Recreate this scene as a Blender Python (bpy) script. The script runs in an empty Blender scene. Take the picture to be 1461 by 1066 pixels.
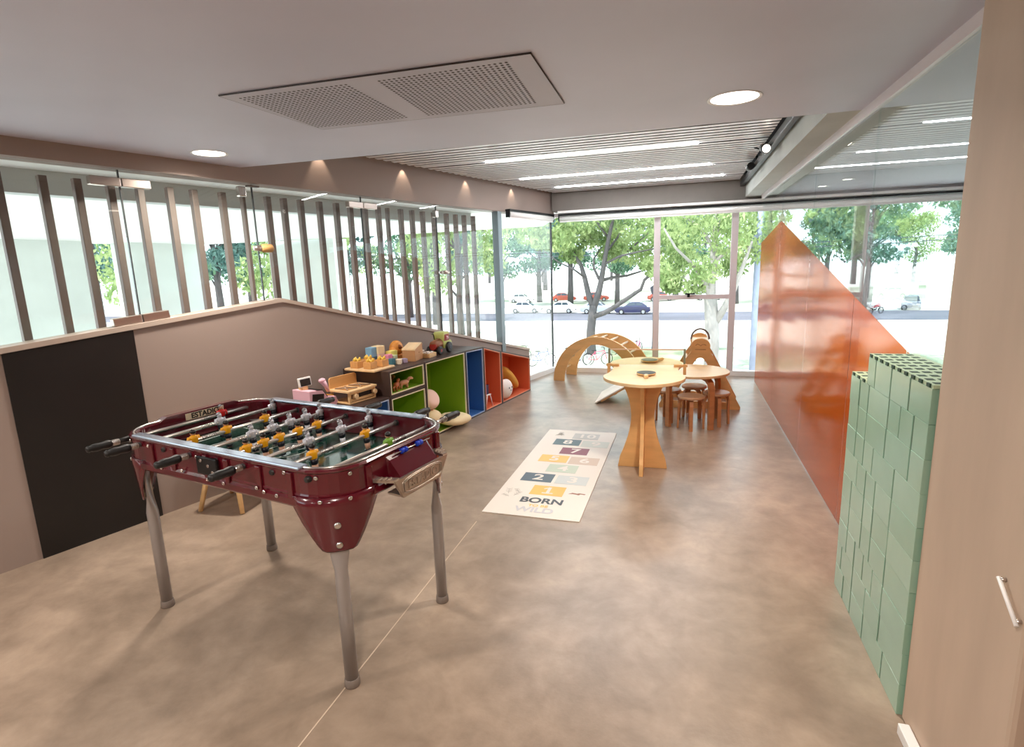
import bpy, bmesh, math, random
from mathutils import Vector, Matrix, Euler, noise as mnoise
random.seed(7)
S = bpy.context.scene
COL = S.collection
PI = math.pi

# ------------------------------------------------------------------ materials
MATS = {}
def srgb(r, g, b):
    f = lambda c: (c/255/12.92) if c/255 <= .04045 else ((c/255+.055)/1.055)**2.4
    return (f(r), f(g), f(b), 1)

def mat(name, col, rough=.5, metal=0, spec=.5, noise=0, nscale=8, stretch=(1, 1, 1), bump=0, bscale=40,
        coat=0, col2=None, trans=0, coords='Object', emit=None, estr=0, detail=4, sss=0):
    if name in MATS: return MATS[name]
    m = bpy.data.materials.new(name); m.use_nodes = True
    nt = m.node_tree; b = nt.nodes['Principled BSDF']
    if len(col) == 3: col = srgb(*col)
    b.inputs['Base Color'].default_value = col
    b.inputs['Roughness'].default_value = rough
    b.inputs['Metallic'].default_value = metal
    b.inputs['Specular IOR Level'].default_value = spec
    b.inputs['Coat Weight'].default_value = coat
    b.inputs['Transmission Weight'].default_value = trans
    if emit:
        b.inputs['Emission Color'].default_value = srgb(*emit) if len(emit) == 3 else emit
        b.inputs['Emission Strength'].default_value = estr
    if noise or bump or col2:
        tc = nt.nodes.new('ShaderNodeTexCoord'); mp = nt.nodes.new('ShaderNodeMapping')
        mp.inputs['Scale'].default_value = stretch
        nt.links.new(tc.outputs[coords], mp.inputs['Vector'])
    if noise or col2:
        n = nt.nodes.new('ShaderNodeTexNoise'); n.inputs['Scale'].default_value = nscale; n.inputs['Detail'].default_value = detail
        nt.links.new(mp.outputs['Vector'], n.inputs['Vector'])
        r = nt.nodes.new('ShaderNodeValToRGB')
        if col2:
            c2 = srgb(*col2) if len(col2) == 3 else col2
            r.color_ramp.elements[0].color = col; r.color_ramp.elements[1].color = c2
        else:
            r.color_ramp.elements[0].color = tuple(c*(1-noise) for c in col[:3])+(1,)
            r.color_ramp.elements[1].color = tuple(min(1, c*(1+noise)) for c in col[:3])+(1,)
        r.color_ramp.elements[0].position = .32; r.color_ramp.elements[1].position = .68
        nt.links.new(n.outputs['Fac'], r.inputs['Fac']); nt.links.new(r.outputs['Color'], b.inputs['Base Color'])
    if bump:
        n2 = nt.nodes.new('ShaderNodeTexNoise'); n2.inputs['Scale'].default_value = bscale
        nt.links.new(mp.outputs['Vector'], n2.inputs['Vector'])
        bp = nt.nodes.new('ShaderNodeBump'); bp.inputs['Strength'].default_value = bump; bp.inputs['Distance'].default_value = .01
        nt.links.new(n2.outputs['Fac'], bp.inputs['Height']); nt.links.new(bp.outputs['Normal'], b.inputs['Normal'])
    MATS[name] = m
    return m

def glass_mat(name, tint=(.95, .98, .97, 1), rough=0.0, ior=1.45, strength=1.0):
    m = bpy.data.materials.new(name); m.use_nodes = True
    nt = m.node_tree; nt.nodes.clear()
    o = nt.nodes.new('ShaderNodeOutputMaterial'); mix = nt.nodes.new('ShaderNodeMixShader')
    t = nt.nodes.new('ShaderNodeBsdfTransparent'); g = nt.nodes.new('ShaderNodeBsdfGlossy')
    fr = nt.nodes.new('ShaderNodeFresnel'); fr.inputs['IOR'].default_value = ior
    mu = nt.nodes.new('ShaderNodeMath'); mu.operation = 'MULTIPLY'; mu.inputs[1].default_value = strength
    t.inputs['Color'].default_value = tint; g.inputs['Roughness'].default_value = rough
    g.inputs['Color'].default_value = (1, 1, 1, 1)
    # same reflectance from either side of the thin pane (no total internal reflection)
    ge = nt.nodes.new('ShaderNodeNewGeometry'); ma = nt.nodes.new('ShaderNodeMath'); ma.operation = 'MULTIPLY_ADD'
    ma.inputs[1].default_value = 1/ior-ior; ma.inputs[2].default_value = ior
    nt.links.new(ge.outputs['Backfacing'], ma.inputs[0]); nt.links.new(ma.outputs[0], fr.inputs['IOR'])
    nt.links.new(fr.outputs[0], mu.inputs[0]); nt.links.new(mu.outputs[0], mix.inputs[0])
    nt.links.new(t.outputs[0], mix.inputs[1]); nt.links.new(g.outputs[0], mix.inputs[2]); nt.links.new(mix.outputs[0], o.inputs[0])
    return m

def film_mat(name, col):
    """orange translucent self-adhesive film: mostly opaque, satin, slightly rippled"""
    m = mat(name, col, rough=.11, spec=.85)
    nt = m.node_tree; b = nt.nodes['Principled BSDF']
    out = [n for n in nt.nodes if n.type == 'OUTPUT_MATERIAL'][0]
    tc = nt.nodes.new('ShaderNodeTexCoord'); mp = nt.nodes.new('ShaderNodeMapping')
    mp.inputs['Scale'].default_value = (1, .25, 1.6)
    n = nt.nodes.new('ShaderNodeTexNoise'); n.inputs['Scale'].default_value = 2.2; n.inputs['Detail'].default_value = 1
    bp = nt.nodes.new('ShaderNodeBump'); bp.inputs['Strength'].default_value = .12; bp.inputs['Distance'].default_value = .05
    nt.links.new(tc.outputs['Object'], mp.inputs[0]); nt.links.new(mp.outputs[0], n.inputs['Vector'])
    nt.links.new(n.outputs['Fac'], bp.inputs['Height']); nt.links.new(bp.outputs[0], b.inputs['Normal'])
    t = nt.nodes.new('ShaderNodeBsdfTransparent'); t.inputs['Color'].default_value = (1, .56, .26, 1)
    mix = nt.nodes.new('ShaderNodeMixShader'); mix.inputs[0].default_value = .64
    nt.links.new(t.outputs[0], mix.inputs[1]); nt.links.new(b.outputs[0], mix.inputs[2]); nt.links.new(mix.outputs[0], out.inputs[0])
    return m

def emis(name, col, strength):
    m = bpy.data.materials.new(name); m.use_nodes = True
    nt = m.node_tree; nt.nodes.clear()
    o = nt.nodes.new('ShaderNodeOutputMaterial'); e = nt.nodes.new('ShaderNodeEmission')
    e.inputs[0].default_value = col; e.inputs[1].default_value = strength
    nt.links.new(e.outputs[0], o.inputs[0]); MATS[name] = m
    return m

def leaf_mat(name, c1, c2):
    m = bpy.data.materials.new(name); m.use_nodes = True
    nt = m.node_tree; nt.nodes.clear()
    o = nt.nodes.new('ShaderNodeOutputMaterial')
    d = nt.nodes.new('ShaderNodeBsdfDiffuse'); t = nt.nodes.new('ShaderNodeBsdfTranslucent'); mix = nt.nodes.new('ShaderNodeMixShader')
    mix.inputs[0].default_value = .45
    tc = nt.nodes.new('ShaderNodeTexCoord'); n = nt.nodes.new('ShaderNodeTexNoise'); n.inputs['Scale'].default_value = .9; n.inputs['Detail'].default_value = 3
    r = nt.nodes.new('ShaderNodeValToRGB'); r.color_ramp.elements[0].color = srgb(*c1); r.color_ramp.elements[1].color = srgb(*c2)
    r.color_ramp.elements[0].position = .35; r.color_ramp.elements[1].position = .65
    nt.links.new(tc.outputs['Object'], n.inputs['Vector']); nt.links.new(n.outputs['Fac'], r.inputs[0])
    nt.links.new(r.outputs[0], d.inputs[0]); nt.links.new(r.outputs[0], t.inputs[0])
    nt.links.new(d.outputs[0], mix.inputs[1]); nt.links.new(t.outputs[0], mix.inputs[2]); nt.links.new(mix.outputs[0], o.inputs[0])
    MATS[name] = m
    return m

# ------------------------------------------------------------------ mesh builder
def rotm(rx=0, ry=0, rz=0): return Euler((rx, ry, rz)).to_matrix().to_4x4()
def TR(loc=(0, 0, 0), rx=0, ry=0, rz=0): return Matrix.Translation(Vector(loc)) @ rotm(rx, ry, rz)

class MB:
    def __init__(s): s.v = []; s.f = []; s.m = []; s.sm = []
    def add(s, verts, faces, mi=0, M=None, smooth=False):
        o = len(s.v)
        for p in verts:
            p = Vector(p)
            s.v.append(tuple(M @ p) if M is not None else tuple(p))
        for f in faces: s.f.append(tuple(i+o for i in f)); s.m.append(mi); s.sm.append(smooth)
        return s
    def box(s, c, d, mi=0, M=None, rz=0, bev=0, rx=0, ry=0):
        x, y, z = d[0]/2, d[1]/2, d[2]/2
        T = TR(c, rx, ry, rz)
        if M is not None: T = M @ T
        if bev:
            bm = bmesh.new(); bmesh.ops.create_cube(bm, size=1)
            for v in bm.verts: v.co = Vector((v.co.x*d[0], v.co.y*d[1], v.co.z*d[2]))
            bmesh.ops.bevel(bm, geom=list(bm.edges), offset=bev, segments=2, affect='EDGES', profile=.5)
            bm.verts.index_update()
            s.add([v.co.copy() for v in bm.verts], [[v.index for v in f.verts] for f in bm.faces], mi, T, False); bm.free()
            return s
        vs = [(-x, -y, -z), (x, -y, -z), (x, y, -z), (-x, y, -z), (-x, -y, z), (x, -y, z), (x, y, z), (-x, y, z)]
        return s.add(vs, [(0, 3, 2, 1), (4, 5, 6, 7), (0, 1, 5, 4), (1, 2, 6, 5), (2, 3, 7, 6), (3, 0, 4, 7)], mi, T)
    def prism(s, poly, depth, mi=0, M=None, axis='z', base=0):
        """poly: list of 2-D points; extruded along axis from base to base+depth"""
        n = len(poly)
        def P(p, h):
            if axis == 'z': return (p[0], p[1], h)
            if axis == 'y': return (p[0], h, p[1])
            return (h, p[0], p[1])
        vs = [P(p, base) for p in poly]+[P(p, base+depth) for p in poly]
        fs = [tuple(range(n-1, -1, -1)), tuple(range(n, 2*n))]+[(i, (i+1) % n, n+(i+1) % n, n+i) for i in range(n)]
        return s.add(vs, fs, mi, M)
    def strip(s, outer, inner, depth, mi=0, M=None, axis='z', base=0, closed=True):
        """ring (or open band) between two polylines of the same count, extruded"""
        n = len(outer)
        def P(p, h):
            if axis == 'z': return (p[0], p[1], h)
            if axis == 'y': return (p[0], h, p[1])
            return (h, p[0], p[1])
        vs = [P(p, base) for p in outer]+[P(p, base) for p in inner]+[P(p, base+depth) for p in outer]+[P(p, base+depth) for p in inner]
        fs = []
        for i in range(n if closed else n-1):
            j = (i+1) % n
            fs += [(i, n+i, n+j, j), (2*n+i, 2*n+j, 3*n+j, 3*n+i), (i, j, 2*n+j, 2*n+i), (n+i, 3*n+i, 3*n+j, n+j)]
        if not closed:
            for i in (0, n-1): fs.append((i, 2*n+i, 3*n+i, n+i))
        return s.add(vs, fs, mi, M)
    def loft(s, loops, mi=0, M=None, cap0=True, cap1=True, closed=True, smooth=False):
        n = len(loops[0]); vs = [p for l in loops for p in l]; fs = []
        for k in range(len(loops)-1):
            for i in range(n if closed else n-1):
                j = (i+1) % n
                fs.append((k*n+i, k*n+j, (k+1)*n+j, (k+1)*n+i))
        o = len(s.v)
        s.add(vs, fs, mi, M, smooth)
        caps = []
        if cap0: caps.append(tuple(range(n-1, -1, -1)))
        if cap1: caps.append(tuple((len(loops)-1)*n+i for i in range(n)))
        for f in caps: s.f.append(tuple(i+o for i in f)); s.m.append(mi); s.sm.append(False)
        return s
    def lathe(s, prof, seg=24, mi=0, M=None, sx=1, sy=1, cap=True, smooth=True):
        """prof: (r, z) list"""
        loops = [[(r*sx*math.cos(2*PI*i/seg), r*sy*math.sin(2*PI*i/seg), z) for i in range(seg)] for r, z in prof]
        return s.loft(loops, mi, M, cap, cap, smooth=smooth)
    def cyl(s, p0, p1, r, r1=None, seg=12, mi=0, M=None):
        return s.tube([p0, p1], [r, r if r1 is None else r1], seg, mi, M)
    def tube(s, pts, rad, seg=8, mi=0, M=None, smooth=True, sy=1, closed=False):
        pts = [Vector(p) for p in pts]
        if not isinstance(rad, (list, tuple)): rad = [rad]*len(pts)
        loops = []; up = None
        for i, p in enumerate(pts):
            if closed: d = pts[(i+1) % len(pts)]-pts[i-1]
            else: d = (pts[min(i+1, len(pts)-1)]-pts[max(i-1, 0)])
            d = d.normalized() if d.length > 1e-9 else Vector((0, 0, 1))
            if up is None:
                up = Vector((0, 0, 1)) if abs(d.z) < .9 else Vector((0, 1, 0))
            a = up.cross(d)
            if a.length < 1e-4: a = Vector((1, 0, 0)).cross(d)
            a.normalize(); b = d.cross(a); up = b
            loops.append([tuple(p+rad[i]*(math.cos(2*PI*k/seg)*a+sy*math.sin(2*PI*k/seg)*b)) for k in range(seg)])
        if closed: loops.append(loops[0]); return s.loft(loops, mi, M, False, False, smooth=smooth)
        return s.loft(loops, mi, M, smooth=smooth)
    def ball(s, c, r, mi=0, M=None, seg=14, rings=9, sc=(1, 1, 1)):
        loops = []
        for k in range(rings+1):
            th = -PI/2+PI*k/rings
            rr = max(1e-4, math.cos(th)); z = math.sin(th)
            loops.append([(c[0]+r*sc[0]*rr*math.cos(2*PI*i/seg), c[1]+r*sc[1]*rr*math.sin(2*PI*i/seg), c[2]+r*sc[2]*z) for i in range(seg)])
        return s.loft(loops, mi, M, smooth=True)
    def obj(s, name, mats, parent=None, bevel=0, sub=0, loc=None, rz=0):
        me = bpy.data.meshes.new(name); me.from_pydata(s.v, [], s.f); me.validate(clean_customdata=False)
        if not isinstance(mats, (list, tuple)): mats = [mats]
        for m in mats: me.materials.append(m)
        if len(me.polygons) == len(s.m):
            me.polygons.foreach_set('material_index', s.m); me.polygons.foreach_set('use_smooth', s.sm)
        bm = bmesh.new(); bm.from_mesh(me); bmesh.ops.recalc_face_normals(bm, faces=bm.faces); bm.to_mesh(me); bm.free()
        o = bpy.data.objects.new(name, me); COL.objects.link(o)
        if parent: o.parent = parent
        if loc: o.location = loc
        o.rotation_euler.z = rz
        if bevel:
            b = o.modifiers.new('bevel', 'BEVEL'); b.width = bevel; b.segments = 2; b.limit_method = 'ANGLE'
        if sub:
            b = o.modifiers.new('sub', 'SUBSURF'); b.levels = sub; b.render_levels = sub
        return o

def tag(o, label=None, cat=None, group=None, kind=None):
    if label: o['label'] = label
    if cat: o['category'] = cat
    if group: o['group'] = group
    if kind: o['kind'] = kind
    return o
def thing(name, label, cat, loc=(0, 0, 0), rz=0, group=None):
    o = bpy.data.objects.new(name, None); COL.objects.link(o); o.location = loc; o.rotation_euler.z = rz
    o.empty_display_size = .05
    return tag(o, label, cat, group)
def struct(o, label=None): return tag(o, label, None, None, 'structure')
def copy_tree(o, parent=None):
    c = o.copy(); COL.objects.link(c)
    if parent: c.parent = parent
    for ch in list(o.children): copy_tree(ch, c)
    return c
def text_mesh(txt, size, depth, bold=0, align='CENTER'):
    cu = bpy.data.curves.new('t', 'FONT'); cu.body = txt; cu.size = size; cu.extrude = depth; cu.offset = bold
    cu.align_x = align; cu.align_y = 'CENTER'
    o = bpy.data.objects.new('t', cu); COL.objects.link(o)
    dg = bpy.context.evaluated_depsgraph_get(); dg.update()
    me = o.evaluated_get(dg).to_mesh()
    vs = [v.co.copy() for v in me.vertices]; fs = [tuple(p.vertices) for p in me.polygons]
    o.evaluated_get(dg).to_mesh_clear(); bpy.data.objects.remove(o); bpy.data.curves.remove(cu)
    return vs, fs
def rrect(a, b, r, n=6):
    """rounded rectangle half sizes a,b"""
    pts = []
    for cx, cy, a0 in ((a-r, b-r, 0), (-(a-r), b-r, PI/2), (-(a-r), -(b-r), PI), (a-r, -(b-r), 3*PI/2)):
        for i in range(n+1):
            t = a0+PI/2*i/n
            pts.append((cx+r*math.cos(t), cy+r*math.sin(t)))
    return pts
def ordinal(n):
    names = ['first', 'second', 'third', 'fourth', 'fifth', 'sixth', 'seventh', 'eighth', 'ninth', 'tenth', 'eleventh', 'twelfth', 'thirteenth',
             'fourteenth', 'fifteenth', 'sixteenth', 'seventeenth', 'eighteenth', 'nineteenth', 'twentieth', 'twenty-first', 'twenty-second',
             'twenty-third', 'twenty-fourth', 'twenty-fifth', 'twenty-sixth', 'twenty-seventh', 'twenty-eighth']
    return names[n]

# ------------------------------------------------------------------ palette
M_ceil = mat('ceiling_paint', (198, 197, 214), .5, noise=.05, nscale=1.2, detail=6)
M_taupe = mat('taupe_paint', (154, 138, 130), .6, noise=.02, nscale=1.5)
M_white = mat('white_paint', (240, 239, 238), .45)
M_concrete = mat('concrete', (122, 116, 110), .8, noise=.10, nscale=3, detail=8, bump=.05, bscale=25)
M_pale_conc = mat('pale_concrete', (190, 192, 188), .8, noise=.08, nscale=2, detail=8)
M_plaster = mat('beige_plaster', (190, 168, 149), .75, noise=.12, nscale=4, stretch=(1, 1, .25), detail=7, bump=.06, bscale=14)
M_black = mat('black_board', (22, 18, 18), .42, noise=.25, nscale=3)
M_blackm = mat('black_metal', (24, 24, 26), .4, metal=.3)
M_rubber = mat('black_rubber', (26, 25, 25), .45)
M_alu = mat('window_aluminium', (216, 206, 208), .4)
M_steel = mat('brushed_steel', (190, 178, 170), .28, metal=.9)
M_bronze = mat('bronze_fin', (116, 103, 97), .5, metal=.2, noise=.05, nscale=3)
M_bluesteel = mat('blue_grey_post', (140, 155, 162), .4, metal=.3)
M_chrome = mat('chrome', (232, 226, 220), .28, metal=.8)
M_chrome_r = mat('satin_chrome', (205, 200, 196), .25, metal=1)
M_maroon = mat('maroon_enamel', (88, 10, 26), .18, coat=.6)
M_legpaint = mat('grey_leg_enamel', (168, 163, 162), .3, metal=.5)
M_castalu = mat('cast_aluminium', (186, 172, 160), .38, metal=.85)
M_field = mat('green_pitch', (24, 66, 56), .12, coat=.7)
M_line = mat('white_line', (220, 225, 220), .4)
M_yellow = mat('yellow_shirt', (238, 168, 16), .4)
M_whsh = mat('white_shirt', (210, 212, 222), .3, metal=.3)
M_red = mat('red_shirt', (200, 20, 16), .35)
M_navy = mat('dark_shorts', (14, 16, 30), .4)
M_skin = mat('cast_skin', (196, 150, 124), .4)
M_blueb = mat('blue_bead', (20, 60, 190), .25)
M_beech = mat('birch_ply', (232, 194, 140), .42, noise=.10, nscale=2.4, stretch=(1, 1, 9), detail=6)
M_beech_h = mat('birch_ply_top', (236, 204, 158), .36, noise=.07, nscale=2.4, stretch=(1.2, 9, 1), detail=6)
M_ply = mat('honey_ply', (224, 174, 114), .45, noise=.10, nscale=2.2, stretch=(1.5, 1.5, 7), detail=6)
M_oak = mat('stool_beech', (194, 136, 92), .45, noise=.10, nscale=3, stretch=(2, 2, 9))
M_oak_d = mat('rung_wood', (240, 220, 190), .5)
M_edge = mat('ply_edge', (176, 128, 80), .6, noise=.15, nscale=40, stretch=(.2, .2, 6))
M_darkshelf = mat('dark_walnut_laminate', (62, 46, 42), .4, noise=.12, nscale=3, stretch=(1, 1, 6))
M_green = mat('lime_lining', (138, 180, 40), .5)
M_blue = mat('blue_lining', (62, 114, 180), .5)
M_orange = mat('coral_lining', (224, 110, 72), .5)
M_trim = mat('pale_edge_band', (236, 226, 190), .5)
M_trim_o = mat('coral_edge_band', (240, 160, 130), .5)
M_trim_b = mat('blue_edge_band', (170, 190, 222), .5)
M_mustard = mat('mustard_cloth', (218, 160, 64), .85, bump=.1, bscale=150)
M_cream = mat('cream_cloth', (240, 218, 176), .9, bump=.1, bscale=150)
M_pinkcl = mat('pale_pink_cloth', (240, 200, 184), .9, bump=.1, bscale=150)
M_whcl = mat('white_cloth', (240, 234, 228), .9)
M_pink = mat('pink_paint', (236, 190, 206), .45)
M_dgreen = mat('green_brick_plastic', (150, 188, 166), .2, noise=.07, nscale=2.5, coat=.35)
M_dgreen2 = mat('green_brick_plastic_pale', (160, 195, 174), .25, noise=.07, nscale=2.5, coat=.35)
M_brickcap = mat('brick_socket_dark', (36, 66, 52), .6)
M_bricktop = mat('brick_rim', (178, 200, 168), .35)
M_film = film_mat('orange_film', (200, 98, 34))
M_glass = glass_mat('clear_glass', (.97, .99, .985, 1), ior=1.35)
M_glassR = glass_mat('partition_glass', (.93, .97, .97, 1), ior=1.5)
M_mat = mat('cream_vinyl', (228, 219, 209), .5)
M_lamp = emis('lamp_disc', (1, .90, .78, 1), 8)
M_led = emis('led_strip', (.97, .98, 1, 1), 85)
# ------------------------------------------------------------------ camera
FPX, PIT, ROL, YAW, TH = 792.736, math.radians(10.908), math.radians(-1.899), math.radians(17.185), math.radians(15.907)
CAM_M = ((0.957, 0.289, -0.033), (-0.024, 0.19, 0.981), (-0.29, 0.938, -0.189))
def cam():
    cp, sp = math.cos(PIT), math.sin(PIT)
    fwd = Vector((0, cp, -sp)); up = Vector((0, sp, cp)); r = Vector((1, 0, 0))
    cr, sr = math.cos(ROL), math.sin(ROL)
    r2 = cr*r+sr*up; u2 = -sr*r+cr*up
    Z = Matrix.Rotation(YAW, 3, 'Z')
    r2, u2, f2 = Z @ r2, Z @ u2, Z @ fwd
    M = Matrix(((r2.x, u2.x, -f2.x, 0), (r2.y, u2.y, -f2.y, 0), (r2.z, u2.z, -f2.z, 1.6), (0, 0, 0, 1)))
    c = bpy.data.cameras.new('camera'); o = bpy.data.objects.new('camera', c); COL.objects.link(o)
    o.matrix_world = M; c.sensor_width = 36; c.lens = FPX/1461*36; c.clip_start = .02; c.clip_end = 1000
    S.camera = o
cam()

# left wall frame: local x = t along the wall, local y = outwards, z up
st, ct = math.sin(TH), math.cos(TH)
ML = Matrix(((st, -ct, 0, -3.565), (ct, st, 0, 2.065), (0, 0, 1, 0), (0, 0, 0, 1)))
def L(t, o=0, z=0): return tuple(ML @ Vector((t, o, z)))
FY = 8.2
TC = (FY-2.065)/ct                 # corner where the left wall meets the far window
def xL(y, o=0): return (L((y-2.065+0)/ct, 0)[0])-o/ct
def sill(t): return 1.379-(1.7671-t)*.0893 if t < 1.7671 else 1.379-(t-1.7671)*.2469

# ------------------------------------------------------------------ floor
def floor_mat():
    m = bpy.data.materials.new('vinyl_floor'); m.use_nodes = True
    nt = m.node_tree; b = nt.nodes['Principled BSDF']
    tc = nt.nodes.new('ShaderNodeTexCoord')
    def nz(sc, det, dist=0):
        n = nt.nodes.new('ShaderNodeTexNoise'); n.inputs['Scale'].default_value = sc; n.inputs['Detail'].default_value = det
        n.inputs['Distortion'].default_value = dist; n.inputs['Roughness'].default_value = .62
        nt.links.new(tc.outputs['Object'], n.inputs['Vector']); return n
    a = nz(1.5, 8, .6); c = nz(7, 6, .3); d = nz(60, 3)
    r1 = nt.nodes.new('ShaderNodeValToRGB'); r1.color_ramp.elements[0].position = .3; r1.color_ramp.elements[1].position = .7
    r1.color_ramp.elements[0].color = srgb(132, 115, 100); r1.color_ramp.elements[1].color = srgb(174, 154, 136)
    r2 = nt.nodes.new('ShaderNodeValToRGB'); r2.color_ramp.elements[0].position = .3; r2.color_ramp.elements[1].position = .7
    r2.color_ramp.elements[0].color = (.80, .79, .78, 1); r2.color_ramp.elements[1].color = (1.12, 1.12, 1.12, 1)
    mx = nt.nodes.new('ShaderNodeMix'); mx.data_type = 'RGBA'; mx.blend_type = 'MULTIPLY'; mx.inputs[0].default_value = 1
    nt.links.new(a.outputs['Fac'], r1.inputs[0]); nt.links.new(c.outputs['Fac'], r2.inputs[0])
    nt.links.new(r1.outputs[0], mx.inputs[6]); nt.links.new(r2.outputs[0], mx.inputs[7]); nt.links.new(mx.outputs[2], b.inputs['Base Color'])
    b.inputs['Roughness'].default_value = .30; b.inputs['Specular IOR Level'].default_value = .55
    bp = nt.nodes.new('ShaderNodeBump'); bp.inputs['Strength'].default_value = .06; bp.inputs['Distance'].default_value = .01
    nt.links.new(d.outputs['Fac'], bp.inputs['Height']); nt.links.new(bp.outputs[0], b.inputs['Normal'])
    return m
M_floor = floor_mat()
a0, a1 = L(-5.6, .12), L(TC, .12)
struct(MB().prism([(a0[0], a0[1]), (7, a0[1]), (7, FY+.12), (a1[0], FY+.12)], .12, base=-.12).obj('floor', M_floor), 'mottled beige vinyl floor')
# weld seam in the vinyl
p, q = Vector((-1.226, 1.1, 0)), Vector((-1.23, 3.1, 0))
M_seam = mat('vinyl_seam', (206, 186, 166), .4)
d = (q-p).normalized(); nrm = Vector((-d.y, d.x, 0))*.0025
struct(MB().prism([tuple((p+nrm)[:2]), tuple((p-nrm)[:2]), tuple((q-nrm)[:2]), tuple((q+nrm)[:2])], .0015).obj('trim_1', M_seam), 'pale weld seam in the vinyl floor')

# ------------------------------------------------------------------ left wall
T0 = -5.5
poly = [(T0, 0), (5.58, 0), (5.58, sill(5.58)), (1.7671, sill(1.7671)), (T0, sill(T0))]
struct(MB().prism(poly, .12, M=ML, axis='y').obj('wall_left', M_taupe), 'taupe low wall with a gabled top below the left glazing')
M_cop = mat('coping', (188, 172, 160), .4)
top = [(T0, sill(T0)), (1.7671, sill(1.7671)), (5.58, sill(5.58))]
lo = [(t, z) for t, z in top]; hi = [(t, z+.03) for t, z in top]
struct(MB().prism(lo+hi[::-1], .15, M=ML, axis='y', base=-.012).obj('trim_2', M_cop), 'pale coping along the gabled wall top')
bp_ = MB().prism([(0, .0), (.665, .0), (.665, sill(.665)-.004), (0, sill(0)-.004)], .006, M=ML, axis='y', base=-.0065).obj('wall_panel', M_black)
tag(bp_, 'large matt black panel on the taupe wall behind the football table', 'panel')
# the header above the left glazing
struct(MB().box(((T0+TC)/2, .08, 2.53), (TC-T0, .16, .5), 0, ML).obj('trim_3', M_taupe), 'taupe header beam above the left glazing')
struct(MB().box(((T0+4.95)/2, .30, 2.36), (4.95-T0, .28, .15), 0, ML).obj('trim_4', M_white), 'white outer soffit above the fins')
M_greyband = mat('grey_green_fascia', (206, 214, 214), .7)
struct(MB().box(((T0+4.95)/2, .50, 2.29), (4.95-T0, .12, .30), 0, ML).obj('trim_5', M_greyband), 'grey fascia beam outside the left glazing')
# glazing
w1 = struct(thing('window_1', 'frameless clear glazing above the gabled wall', None))
joints = [-5.3, -4.3, -3.3, -2.3, -1.28, -.27, .745, 1.652, 2.74, 3.80, 4.88]
def gtop(t): return 2.275
for a, b in zip(joints[:-1], joints[1:]):
    a2, b2 = a+.004, b-.004
    pts = [(a2, sill(a2)+.03)]
    if a2 < 1.7671 < b2: pts.append((1.7671, sill(1.7671)+.03))
    pts += [(b2, sill(b2)+.03), (b2, gtop(b2)), (a2, gtop(a2))]
    MB().prism(pts, .012, M=ML, axis='y', base=.05).obj('pane', M_glass, w1)
M_seal = mat('dark_seal', (50, 54, 56), .5)
for j in joints[1:-1]:
    MB().box((j, .056, (sill(j)+.03+2.275)/2), (.007, .014, 2.275-sill(j)-.03), 0, ML).obj('joint_seal', M_seal, w1)
for j, zb in ((.745, 1.345), (2.74, 1.155)):
    for z, s_ in ((2.197, 1), (zb, 0)):
        for sx in (-1, 1):
            zz = z+(sx*.085*(.089 if j < 1 else -.2) if not s_ else 0)
            MB().box((j+sx*.087, .045, zz), (.168, .05, .052), 0, ML, bev=.004, ry=(-.089 if j < 1 else .24)*(0 if s_ else 1)).obj('patch_fitting', M_steel, w1)
M_cork = mat('wooden_lock_cover', (196, 152, 96), .6, noise=.15, nscale=20)
for j, z, r in ((1.655, 1.80, .032), (3.82, 1.56, .022)):
    m = MB(); m.tube([L(j-.07, .01, z), L(j-.02, .0, z)], [r*.55, r*.8], 12); m.obj('lock_body', M_steel, w1)
    m = MB(); m.tube([L(j-.02, .0, z), L(j, -.005, z), L(j+.07, 0, z), L(j+.085, 0, z)], [r*.7, r, r, r*.6], 12)
    m.obj('lock_cover', M_cork if r > .03 else M_steel, w1)
for j, z in ((1.555, 2.215), (3.775, 2.18)):
    MB().box((j, .04, z), (.055, .05, .075), 0, ML, bev=.008).obj('top_bracket', M_chrome_r, w1)
MB().box((1.655, .045, 2.262), (.09, .04, .012), 0, ML).obj('top_clip', M_bronze, w1)
# window post and corner glazing
struct(MB().box((4.935, .03, (2.275+.5)/2), (.085, .09, 2.275-.5), 0, ML, bev=.004).obj('trim_6', M_bluesteel), 'blue grey steel post at the end of the gabled wall')
w2 = struct(thing('window_2', 'clear corner glazing beside the post', None))
tE = TC-.02
MB().prism([(4.98, sill(4.98)+.03), (5.58, sill(5.58)+.03), (5.58, .07), (tE, .07), (tE, 2.28), (4.98, 2.28)], .012, M=ML, axis='y', base=.05).obj('pane', M_glass, w2)
MB().box(((5.6+tE)/2, .05, .035), (tE-5.6, .08, .07), 0, ML).obj('sill_rail', M_white, w2)
MB().box((tE+.012, .056, 1.17), (.012, .03, 2.2), 0, ML).obj('corner_seal', M_seal, w2)
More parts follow.
